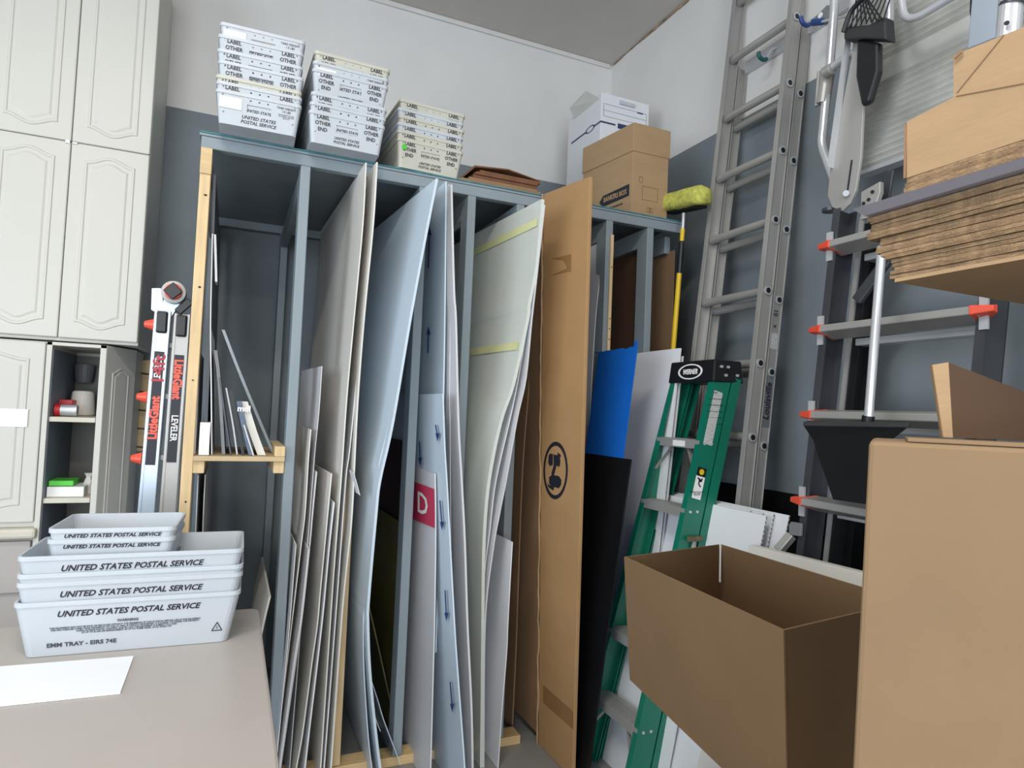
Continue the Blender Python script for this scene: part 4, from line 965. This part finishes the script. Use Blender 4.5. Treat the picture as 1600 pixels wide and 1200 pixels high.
while zz > .2:
    yl_ = MY(zz); yr_ = yl_-wl_; x = MX(zz)
    tr = part('tread', MB().hexa([(x-.03, yr_+.02, zz-.012), (x+.045, yr_+.03, zz-.035), (x+.045, yl_-.03, zz-.035), (x-.03, yl_-.02, zz-.012), (x-.028, yr_+.02, zz+.012), (x+.045, yr_+.03, zz+.02), (x+.045, yl_-.03, zz+.02), (x-.028, yl_-.02, zz+.012)]), ALU, ml, .003)
    part('rear_tread', MB().box(x+.10, x+.16, yr_+.08, yl_-.08, zz-.055, zz-.03), ALU2, ml, .003)
    for s, yy in ((1, yl_), (-1, yr_)):
        part('corner_tip', MB().loft([[Vector((x-.034, yy-s*.04+0, zz-.014)), Vector((x+.046, yy-s*.05, zz-.036)), Vector((x+.046, yy-s*.05, zz+.022)), Vector((x-.034, yy-s*.04, zz+.014))], [Vector((x-.02, yy+s*.018, zz-.008)), Vector((x+.0, yy+s*.018, zz-.012)), Vector((x+.0, yy+s*.018, zz+.012)), Vector((x-.02, yy+s*.018, zz+.009))]]), ORANGE, ml, .003)
        part('bracket', MB().box(x-.004, x+.004, yy-s*.018-.012, yy-s*.018+.012, zz-.055, zz+.05), ALU2, ml)
    zz -= sp
# hinge block at top
a = mpt(1358, 300)
part('hinge_block', MB().prism([mpt(*p) for p in ((1345, 300), (1375, 283), (1375, 300), (1362, 338), (1344, 344))], (.02, 0, 0)), ALU, ml, .003)
m = MB()
for x, y in ((1350, 318), (1358, 312), (1364, 300), (1354, 330)): q = mpt(x, y); m.tube([q, q+Vector((-.005, 0, 0))], .006, 10)
part('rivet', m, INK, ml)
part('locking_lever', MB().beam(mpt(1345, 350)+Vector((.1, 0, 0)), mpt(1375, 262)+Vector((.05, 0, 0)), (0, 1, 0), .035, .012), DKRAIL, ml, .004)
part('locking_lever', MB().beam(Vector((MX(1.95)+.09, MY(1.95)-.08, 1.93)), Vector((MX(2.05)+.09, MY(2)-.20, 2.07)), (1, 0, 0), .02, .04), DKRAIL, ml, .004)
q0 = mpt(1242, 818); part('stabiliser_foot', MB().prism([mpt(*p) for p in ((1236, 820), (1239, 815), (1256, 818), (1255, 838), (1236, 836))], (-.012, 0, 0)), GREYPL, ml, .003)
part('stabiliser_leg', MB().beam(mpt(1240, 836)+Vector((-.01, 0, 0)), mpt(1229, 860)+Vector((-.04, 0, -.0)), (1, 0, 0), .03, .03), ALU, ml, .003)

# dustpan
dp = thing('lobby_dustpan', 'black upright dustpan with long silver handle hung on the dark ladder', 'dustpan', on('x', 1.74, 1320, 785))
D_ = lambda x, y, X=1.70: on('x', X, x, y)
part('handle', MB().tube([D_(1378, 385, 1.72), D_(1357, 655, 1.70)], .0125, 16), ALU2, dp)
part('handle_socket', MB().tube([D_(1357, 650, 1.70), D_(1354, 672, 1.70)], .017, 14), BLACKP, dp)
rim = [(1254, 661), (1300, 655), (1420, 664), (1418, 684), (1378, 672), (1272, 680)]
front = [(1254, 661), (1272, 680), (1378, 672), (1420, 662), (1400, 690), (1362, 788), (1302, 783), (1290, 770)]
m = MB(); top = [D_(1256, 662, 1.60), D_(1420, 664, 1.60), D_(1412, 664, 1.78), D_(1262, 657, 1.78)]
mid = [D_(1272, 686, 1.63), D_(1392, 686, 1.63), D_(1392, 686, 1.77), D_(1278, 684, 1.77)]
bot = [D_(1303, 779, 1.70), D_(1352, 786, 1.70), D_(1352, 786, 1.77), D_(1303, 779, 1.77)]
m.loft([bot, mid, top], True, False)
inner = [[v.lerp((l[0]+l[2])/2, .04) for v in l] for l in (top, mid)]
pan = part('pan', m, BLACKP, dp, 0); so = pan.modifiers.new('s', 'SOLIDIFY'); so.thickness = .004
part('pan_lip', MB().beam(top[0], top[1], (0, 0, 1), .014, .006), RUB, dp, .002)

# ------------------------------------------------------------------ green step ladder
gl = thing('green_step_ladder', 'green fibreglass step ladder with black top cap leaning folded on the white sheets', 'ladder', (1.6, 2.3, 0))
GX = lambda z: 1.42+.248*z
def gYf(z): return 2.47-.035*z/1.65*1.4
def gYn(z): return 2.105+.035*z/1.65
H_ = 1.66
def rail_c(Yfun, s, name, dx=0, z0=.003, m_=GREEN, w_=.09, lean=1):
    P0 = Vector((GX(z0)+dx, Yfun(z0), z0)); P1 = Vector((GX(H_)+dx*lean, Yfun(H_), H_)); m = MB()
    m.beam(P0+Vector((w_/2, 0, 0)), P1+Vector((w_/2, 0, 0)), (1, 0, 0), w_, .004)
    m.beam(P0+Vector((.002, s*.014, 0)), P1+Vector((.002, s*.014, 0)), (0, 1, 0), .030, .004)
    m.beam(P0+Vector((w_-.002, s*.014, 0)), P1+Vector((w_-.002, s*.014, 0)), (0, 1, 0), .030, .004)
    return part(name, m, m_, gl)
rail_c(gYf, -1, 'front_rail'); rail_c(gYn, 1, 'front_rail')
rail_c(lambda z: gYf(z)-.0, -1, 'rear_rail', .10, w_=.045); rail_c(lambda z: gYn(z)+.0, 1, 'rear_rail', .10, w_=.045)
def gpt(x, y):
    X = 1.6
    for _ in range(8):
        q = on('x', X, x, y); X = GX(q.z)
    return on('x', X, x, y)
zs_ = [.29, .565, .84, 1.12, 1.395]
for i, z in enumerate(zs_):
    x = GX(z); ya, yb = gYn(z)+.003, gYf(z)-.003
    m = MB(); m.box(x-.004, x+.088, ya, yb, z-.003, z+.0)
    m.box(x-.004, x-.001, ya, yb, z-.035, z-.003)
    for k_ in range(5): m.box(x+.002+k_*.016, x+.008+k_*.016, ya, yb, z, z+.002)
    stp = part('step', m, ALU, gl, 0)
    if i == 4: part('sticker', MB().box(x-.0055, x-.0042, ya+.09, ya+.17, z-.03, z-.006), STICK, stp)
    if i in (0, 4):
        for yy, s in ((ya, 1), (yb, -1)):
            part('brace', MB().beam((x+.02, yy+s*.10, z-.02), (GX(z-.13)+.02, yy+s*.008, z-.14), (1, 0, 0), .018, .003), ALU, gl)
    part('rivet', MB().tube([(x+.02, gYn(z)-.002, z-.012), (x+.02, gYn(z)-.006, z-.012)], .006, 8).tube([(x+.055, gYn(z)-.002, z-.012), (x+.055, gYn(z)-.006, z-.012)], .006, 8), ALU2, gl)
# top cap
xc = GX(H_)
cp = part('top_cap', MB().hexa([(xc-.012, gYn(H_)-.012, H_-.02), (xc+.16, gYn(H_)+.0, H_-.02), (xc+.16, gYf(H_), H_-.02), (xc-.012, gYf(H_)+.012, H_-.02), (xc-.003, gYn(H_)-.006, H_+.075), (xc+.15, gYn(H_)+.006, H_+.075), (xc+.15, gYf(H_)-.006, H_+.075), (xc-.003, gYf(H_)+.006, H_+.075)]), BLACKP, gl, .006)
ymid = (gYn(H_)+gYf(H_))/2; cn = Vector((xc-.0105, ymid, H_+.027)); cud = Vector((.09, 0, 1)).normalized()
m = MB()
for i in range(28):
    t0, t1 = 2*math.pi*i/28, 2*math.pi*(i+1)/28
    th = lambda t: .80+.0*abs(math.sin(t))
    fx = lambda r1, r2, t: cn+Vector((-.0008, -r1*math.cos(t), 0))+cud*(r2*math.sin(t))
    if abs(math.cos((t0+t1)/2)) > .25 or True:
        m.prism([fx(.082, .034, t0), fx(.082, .034, t1), fx(.070 if abs(math.cos(t1)) > .5 else .078, .0285, t1), fx(.070 if abs(math.cos(t0)) > .5 else .078, .0285, t0)], (-.0006, 0, 0))
part('emblem', m, STICK, cp)
part('lettering', text_mb('WERNER', .031, cn+Vector((-.001, 0, -.001)), (0, -1, 0), cud, shear=.15, bold=.03, sx=.78, ext=.0005), STICK, cp)
m = MB()
for dx, dzz in ((.03, .045), (.065, .045), (.055, .01), (.115, .012)):
    m.tube([(xc+dx, gYn(H_)-.006, H_+dzz), (xc+dx, gYn(H_)-.014, H_+dzz)], .006, 10)
part('rivet', m, ALU2, cp)
# labels on near rail outer web
def web_label(z0, z1, m_, name, w_=.045, x0=.038):
    return part(name, MB().beam((GX(z0)+x0, gYn(z0)-.0028, z0), (GX(z1)+x0, gYn(z1)-.0028, z1), (1, 0, 0), w_, .0008), m_, gl)
web_label(1.38, 1.60, LABG, 'instruction_label'); web_label(1.16, 1.25, STICK, 'warning_label'); web_label(1.252, 1.285, BLACKP, 'warning_header')
zc2 = 1.268; part('warning_mark', MB().tube([(GX(zc2)+.038, gYn(zc2)-.0033, zc2), (GX(zc2)+.038, gYn(zc2)-.004, zc2)], .012, 16), YEL, gl)
mfig = MB()
for (a, b, c_, d_) in ((-.01, .02, .012, .005), (.0, .018, -.004, -.006), (.002, .003, .014, .016), (-.004, -.006, .006, -.018)):
    z_ = 1.225; mfig.beam((GX(z_)+.038+a, gYn(z_)-.0036, z_+b), (GX(z_)+.038+c_, gYn(z_)-.0036, z_+d_), (1, 0, 0), .006, .0006)
mfig.add(*(lambda q: (q.v, q.f))(text_mb('WARNING FALL HAZARD\nREAD LABELS\nBEFORE USE', .006, (GX(1.18)+.038, gYn(1.18)-.0036, 1.182), (1, 0, .0), (0, 0, 1), ext=.0003)))
part('falling_figure', mfig, INK, gl)
mtx = text_mb('CAUTION\nSET-UP ON FIRM LEVEL SURFACE\nLOCK SPREADERS BEFORE CLIMBING\nFACE LADDER AND KEEP CENTERED\nDO NOT STAND ON TOP CAP\nKEEP AWAY FROM POWER LINES', .0052, (GX(1.52)+.038, gYn(1.52)-.0036, 1.53), (1, 0, 0), (0, 0, 1), ext=.0003, space=5)
part('small_lettering', mtx, INK, gl)
# spreader folded in front of the near rail
a = Vector((GX(.98)+.07, gYn(.98)-.012, 1.0))
m = MB(); m.beam(a, a+Vector((-.07, -.01, -.24)), (1, 0, 0), .012, .006); m.beam(a, a+Vector((-.01, -.01, -.26)), (1, 0, 0), .012, .006)
part('spreader', m, ALU, gl, .001); part('spreader_joint', MB().obox(a+Vector((-.002, -.004, .004)), (.035, 0, 0), (0, .008, 0), (0, 0, .01)), mat('stained_steel', (110, 100, 78), .6, metal=.4, var=.4, scale=30), gl, .003)
for Yf_ in (gYn, gYf): part('foot', MB().obox((GX(0)+.035, Yf_(0), .022), (.045, 0, 0), (0, .018, 0), (0, 0, .0215)), BLACKP, gl, .004)

# ------------------------------------------------------------------ white sheets behind green ladder
random.seed(21)
for i in range(6):
    xt = 1.905-.014*i; a = on('x', xt, (1222, 1210, 1202, 1194, 1180, 1221)[i] if i < 5 else 1221, 804)
    ya = [1.80, 1.86, 1.90, 1.95, 2.02, 1.84][i]; tt = .006; xb = 1.64-.013*i
    z1 = [1.142, 1.140, 1.137, 1.139, 1.134, 1.136][i]
    yb = 2.62+random.uniform(-.02, .03)
    m = MB(); m.hexa([(xb, ya, .001), (xb+tt, ya, .001), (xb+tt, yb, .001), (xb, yb, .001), (xt, ya, z1), (xt+tt, ya, z1), (xt+tt, yb, z1), (xt, yb, z1)])
    o = solo('corrugated_plastic_sheet', m, WHITE, 'white corrugated plastic sheet leaning behind the green ladder, %s of its pack' % ['rearmost', 'second from rear', 'third from rear', 'third from front', 'second from front', 'frontmost'][i], 'sheet', 'corrugated plastic sheets behind the green ladder')
    m = MB(); n_ = 70
    for k_ in range(n_):
        s = (k_+.5)/n_; x = xb+(xt-xb)*s; z = .001+(z1-.001)*s; m.box(x+.001, x+tt-.001, ya-.0008, ya-.0001, z-.0045, z+.0045)
    q = part('flute_openings', m, GREYINK, o)
cs = thing('foam_sheet', 'thick cream foam sheet leaning between the open carton and the dark ladder', 'sheet', (1.6, 1.6, 0))
xt = 1.77; a = on('x', xt, 1175, 849); b = on('x', xt, 1352, 889)
m = MB(); random.seed(6); n_ = 14; topl = []
y0, y1 = b.y-.25, a.y
lo = [Vector((1.47, y0, .001)), Vector((1.47+.03, y0, .001)), Vector((1.50, y1, .001)), Vector((1.47, y1, .001))]
m.hexa(lo+[Vector((xt-.015, y0, b.z-.004)), Vector((xt+.015, y0, b.z-.004)), Vector((xt+.015, y1, a.z-.004)), Vector((xt-.015, y1, a.z-.004))])
part('foam_body', m, WARMW, cs, .003)
flat('foam_board', 'white panel leaning on the floor under the green ladder, angled corner showing', 1.47, 1.60, 2.05, 2.46, .62, WHITE, .006)
bpy.data.objects[[o.name for o in C.objects if o.get('label', '').startswith('white panel leaning on the floor')][0]].location.x += .085

# ------------------------------------------------------------------ packing bench (mostly outside the frame) and boxes on it
BZ = .712
pb = thing('packing_bench', 'packing bench with overhead shelf at the right foreground under the boxes', 'bench', (1.4, .3, 0))
part('bench_top', MB().box(1.20, 1.75, -1.0, 1.16, BZ-.035, BZ-.002).box(.70, 1.1998, -1.0, .86, BZ-.035, BZ-.002), PLY, pb, .003)
for x in (1.26, 1.68):
    for y in (-.9, 1.08): part('leg', MB().box(x-.03, x+.03, y-.03, y+.03, .001, BZ-.036), DKRAIL, pb, .003)
part('overhead_shelf', MB().box(1.06, 1.75, -1.0, .42, 1.69, 1.72), PLY, pb, .003)
for x in (1.12, 1.68):
    for y in (-.9,): part('shelf_post', MB().box(x-.02, x+.02, y-.02, y+.02, BZ-.0015, 1.6895), DKRAIL, pb, .002)
part('shelf_post', MB().box(1.66, 1.70, .30, .34, BZ-.0015, 1.6895), DKRAIL, pb, .002)
# open carton
oc = thing('open_carton', 'open-topped empty kraft carton in the right foreground', 'carton', (1.15, 1.2, BZ))
zt2 = 1.11
Lc, Bc, Fc, Rc = [on('z', zt2, *p) for p in ((975, 870), (1126, 850), (1224, 985), (1420, 939))]
Lb = on('z', .763, 984, 1062)
pn = (Lb-Lc).cross(Fc-Lc); rf = _ray(1231, 1300); Fb = ORI+rf*(pn.dot(Lc-ORI)/pn.dot(rf))
Bb = Bc+(Lb-Lc); Rb = Rc+(Fb-Fc)
def wallp(p, q, pb_, qb_, inner):
    cen_ = (Lc+Rc)/2; t = .004; n = (q-p).cross(pb_-p).normalized()
    if n.dot(cen_-p) < 0: n = -n
    m = MB(); g = 8; bil = lambda u, v: (pb_.lerp(qb_, u)).lerp(p.lerp(q, u), v); V = [bil(a/g, b/g) for b in range(g+1) for a in range(g+1)]
    W_ = [v+n*t for v in V]; k = len(V); F = []
    for b in range(g):
        for a in range(g):
            i = b*(g+1)+a; F += [(i, i+1, i+g+2, i+g+1), (k+i, k+i+g+1, k+i+g+2, k+i+1)]
    rim_ = list(range(g+1))+[r*(g+1)+g for r in range(1, g+1)]+[g*(g+1)+a for a in range(g-1, -1, -1)]+[r*(g+1) for r in range(g-1, 0, -1)]
    for a, b in zip(rim_, rim_[1:]+rim_[:1]): F.append((a, b, k+b, k+a))
    return m.add(V+W_, F)
e_ = Vector((0, 0, 0))
def pull(a, b, k=.001): return a+(b-a).normalized()*k
part('left_side', wallp(Lc, Fc, Lb, Fb, 1), KRAFTO, oc)
part('back_side', wallp(pull(Lc, Bc, .005), pull(Bc, Lc, .012), pull(Lb, Bb, .005), pull(Bb, Lb, .005), 1), KRAFTO, oc)
part('right_side', wallp(Bc, Rc, Bb, Rb, 1), KRAFTO, oc)
part('front_side', wallp(pull(Fc, Rc, .005), pull(Rc, Fc, .005), pull(Fb, Rb, .005), pull(Rb, Fb, .005), 1), KRAFTO, oc)
part('bottom', MB().prism([Lb, Fb, Rb, Bb], (0, 0, .003)), KRAFTO, oc)
for s in (-1,):
    pass
# white strip added for the back corner's light slit, a board seen through
part('corner_slit_strip', MB().beam(Bc+Vector((-.006, -.006, -.0)), Bc+Vector((-.008, -.01, -.11)), (1, -.3, 0), .005, .002), STICK, oc)
# big carton
E_ = Vector((.6, -.8, 0)); N_ = Vector((-.8, -.6, 0))
def onp(P0, x, y, n=N_): r = _ray(x, y); return ORI+r*((Vector(P0)-ORI).dot(n)/r.dot(n))
PB0 = ORI+_ray(1358, 688)*(.76/_ray(1358, 688).x*1.0)
bx = thing('large_carton', 'large plain kraft carton filling the lower right corner', 'carton', (.9, .5, BZ))
tl_ = PB0.copy(); tr_ = tl_+E_*.55; bl_ = onp(PB0, 1333, 1200); s_ = (tl_.z-BZ)/(tl_.z-bl_.z); bl_ = tl_+(bl_-tl_)*s_; bl_.z = BZ; br_ = bl_+E_*.56; dd_ = Vector((.8, .6, 0))*.26
part('carton_body', MB().hexa([bl_, br_, br_+dd_, bl_+dd_, tl_, tr_, tr_+dd_, tl_+dd_]), KRAFTB, bx, .006)
fa_ = onp(PB0, 1418, 684); fa_.z = tl_.z
u0 = (fa_-tl_).dot(E_); f0 = tl_+E_*u0+Vector((.003, .002, .0005)); f1 = tl_+E_*.55+Vector((.003, .002, .0005)); g_ = Vector((.8, .6, 0))*.12; up_ = Vector((0, 0, .005))
part('top_flap', MB().hexa([f0, f1, f1+g_, f0+g_, f0+up_, f1+up_, f1+g_+up_, f0+g_+up_]), KRAFTB, bx, .001)
tc2 = thing('upright_carton', 'dark-sided kraft carton standing behind the large carton with a bright narrow end', 'carton', (.95, .7, 1.4))
PC = tl_+Vector((.8, .6, 0))*.20+E_*.12
c_t0 = onp(PC, 1457, 570); c_t1 = onp(PC, 1482, 566); c_b0 = onp(PC, 1474, 684); c_b1 = onp(PC, 1489, 686)
for q in (c_b0, c_b1): q.z = tl_.z+.0065
ed = Vector((.55, -.84, 0))*.26+Vector((.06, .05, 0)); nr = onp(c_t1, 1600, 612, Vector((-.35, -.94, 0)))
sd = (nr-c_t1).normalized()*.22; sb_ = Vector((sd.x, sd.y, 0)); th_ = Vector((.003, .004, 0))
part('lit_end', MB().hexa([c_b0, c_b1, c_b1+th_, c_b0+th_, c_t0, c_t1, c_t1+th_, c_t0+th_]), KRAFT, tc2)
part('shaded_side', MB().hexa([c_b1+th_*.1, c_b1+sb_, c_b1+sb_+th_, c_b1+th_*1.1, c_t1+th_*.1, c_t1+sd, c_t1+sd+th_, c_t1+th_*1.1]), mat('painted_shade_kraft', (84, 62, 44), .8), tc2)  # shade under the overhead stack is painted into this side's colour
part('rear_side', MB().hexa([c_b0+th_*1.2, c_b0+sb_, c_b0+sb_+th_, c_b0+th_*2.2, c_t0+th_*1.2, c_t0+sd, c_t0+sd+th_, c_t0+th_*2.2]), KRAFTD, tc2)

# flattened carton stack on overhead shelf
XF = 1.0; SZ = 1.7205
random.seed(31)
def fl(name, label, x0, y1, z0, z1, m_, grp='flattened cartons stacked at the upper right', cat='cardboard', y0=-.6, x1=1.6, jag=True):
    mb_ = MB(); n = 26; outer = [];
    for i in range(n+1):
        y = y1-(y1-y0)*i/n; outer.append((x0+random.uniform(-.0015, .0015), y))
    poly = outer+[(x1, y0), (x1, y1)]
    mb_.loft([[Vector((a, b, z0)) for a, b in poly], [Vector((a, b, z1)) for a, b in poly]])
    return solo(name, mb_, m_, label, cat, grp)
zb_ = on('x', XF, 1395, 440).z; z = SZ; i = 0
yfar = on('x', XF, 1395, 440).y; ytop_ = on('x', XF, 1358, 345).y; ztop_ = on('x', XF, 1375, 335).z
nlay = 18; th = (ztop_-SZ)/nlay
FLM = [KRAFTE, mat('cut_cardboard_edge_b', (150, 122, 92), .9, var=.35, scale=60, bump=.6, bscale=300, stretch=(1, 1, 3))]
for i in range(nlay):
    s = i/(nlay-1)
    yj = yfar+(.0 if i < 6 else .028 if i < 12 else .045)+random.uniform(-.006, .006)
    if i in (6, 7): yj -= .01
    xj = XF+random.uniform(-.004, .004)+(.004 if i in (5, 11) else 0)
    fl('flattened_carton', 'flattened kraft carton in the upper right stack, %s' % ('the lowest layer' if i == 0 else 'the top brown layer' if i == nlay-1 else 'layer %s from its bottom' % ['', 'second', 'third', 'fourth', 'fifth', 'sixth', 'seventh', 'eighth', 'ninth', 'tenth', 'eleventh', 'twelfth', 'thirteenth', 'fourteenth', 'fifteenth', 'sixteenth', 'seventeenth'][i]), xj, yj, SZ+i*th+.0003, SZ+(i+1)*th-.0006, KRAFT if i == 0 else FLM[i % 2])
zg = ztop_+.0008
m = MB().hexa([(XF-.012, -.5, zg), (1.5, -.5, zg), (1.5, ytop_-.02, zg), (XF-.012, ytop_+.0, zg), (XF-.03, -.5, zg+.004), (1.5, -.5, zg+.004), (1.5, ytop_-.02, zg+.004), (XF-.03, ytop_+.01, zg+.012)])
solo('grey_sheet', m, mat('grey_lilac_sheet', (150, 146, 156), .5, var=.04), 'grey sheet between the brown flats and the kraft box at upper right', 'sheet')
zu = zg+.014
for i in range(4):
    fl('flattened_carton', 'flattened kraft carton under the kraft box at upper right, %s of four' % ['lowest', 'second', 'third', 'topmost'][i], XF-.004+.002*i, on('x', XF, 1413, 275).y+random.uniform(-.004, .008), zu+i*.0085, zu+i*.0085+.008, FLM[i % 2], 'thin flats under the upper right kraft box')
zk = zu+4*.0085+.001
kx = thing('upper_kraft_box', 'kraft box with stepped flaps on top of the upper right cardboard stack', 'carton', (XF+.2, .4, zk))
P = lambda x, y, X=XF+.004: on('x', X, x, y)
poly = [P(1417, 275), P(1417, 190), P(1490, 152), P(1490, 86), P(1600, 42), P(1690, 0), P(1690, 170)]
poly[0].z = zk; poly[-1].z = zk
m = MB().prism(poly, (.004, 0, 0)); part('front_panel', m, KRAFT, kx, 0)
a = P(1413, 197); b = P(1417, 193)
part('end_edge', MB().prism([Vector((XF+.001, poly[0].y+.004, zk)), Vector((XF+.001, poly[0].y+.004, a.z)), Vector((XF+.3, poly[0].y+.004, a.z)), Vector((XF+.3, poly[0].y+.004, zk))], (0, -.003, 0)), KRAFTD, kx)
part('back_panel', MB().box(XF+.30, XF+.304, -.3, poly[0].y, zk, a.z), KRAFTD, kx)
m = MB(); cpt = P(1492, 84); part('folded_corner', MB().prism([P(1489, 90, XF), P(1504, 78, XF), P(1504, 82, XF), P(1492, 93, XF)], (-.002, 0, 0)), KRAFTD, kx)
part('crease', MB().beam(P(1494, 150, XF+.003), P(1600, 130, XF+.003), (0, 0, 1), .0012, .001).beam(P(1495, 145, XF+.003), P(1568, 55, XF+.003), (0, 0, 1), .0012, .001), KRAFTD, kx)
bpy.context.view_layer.update()
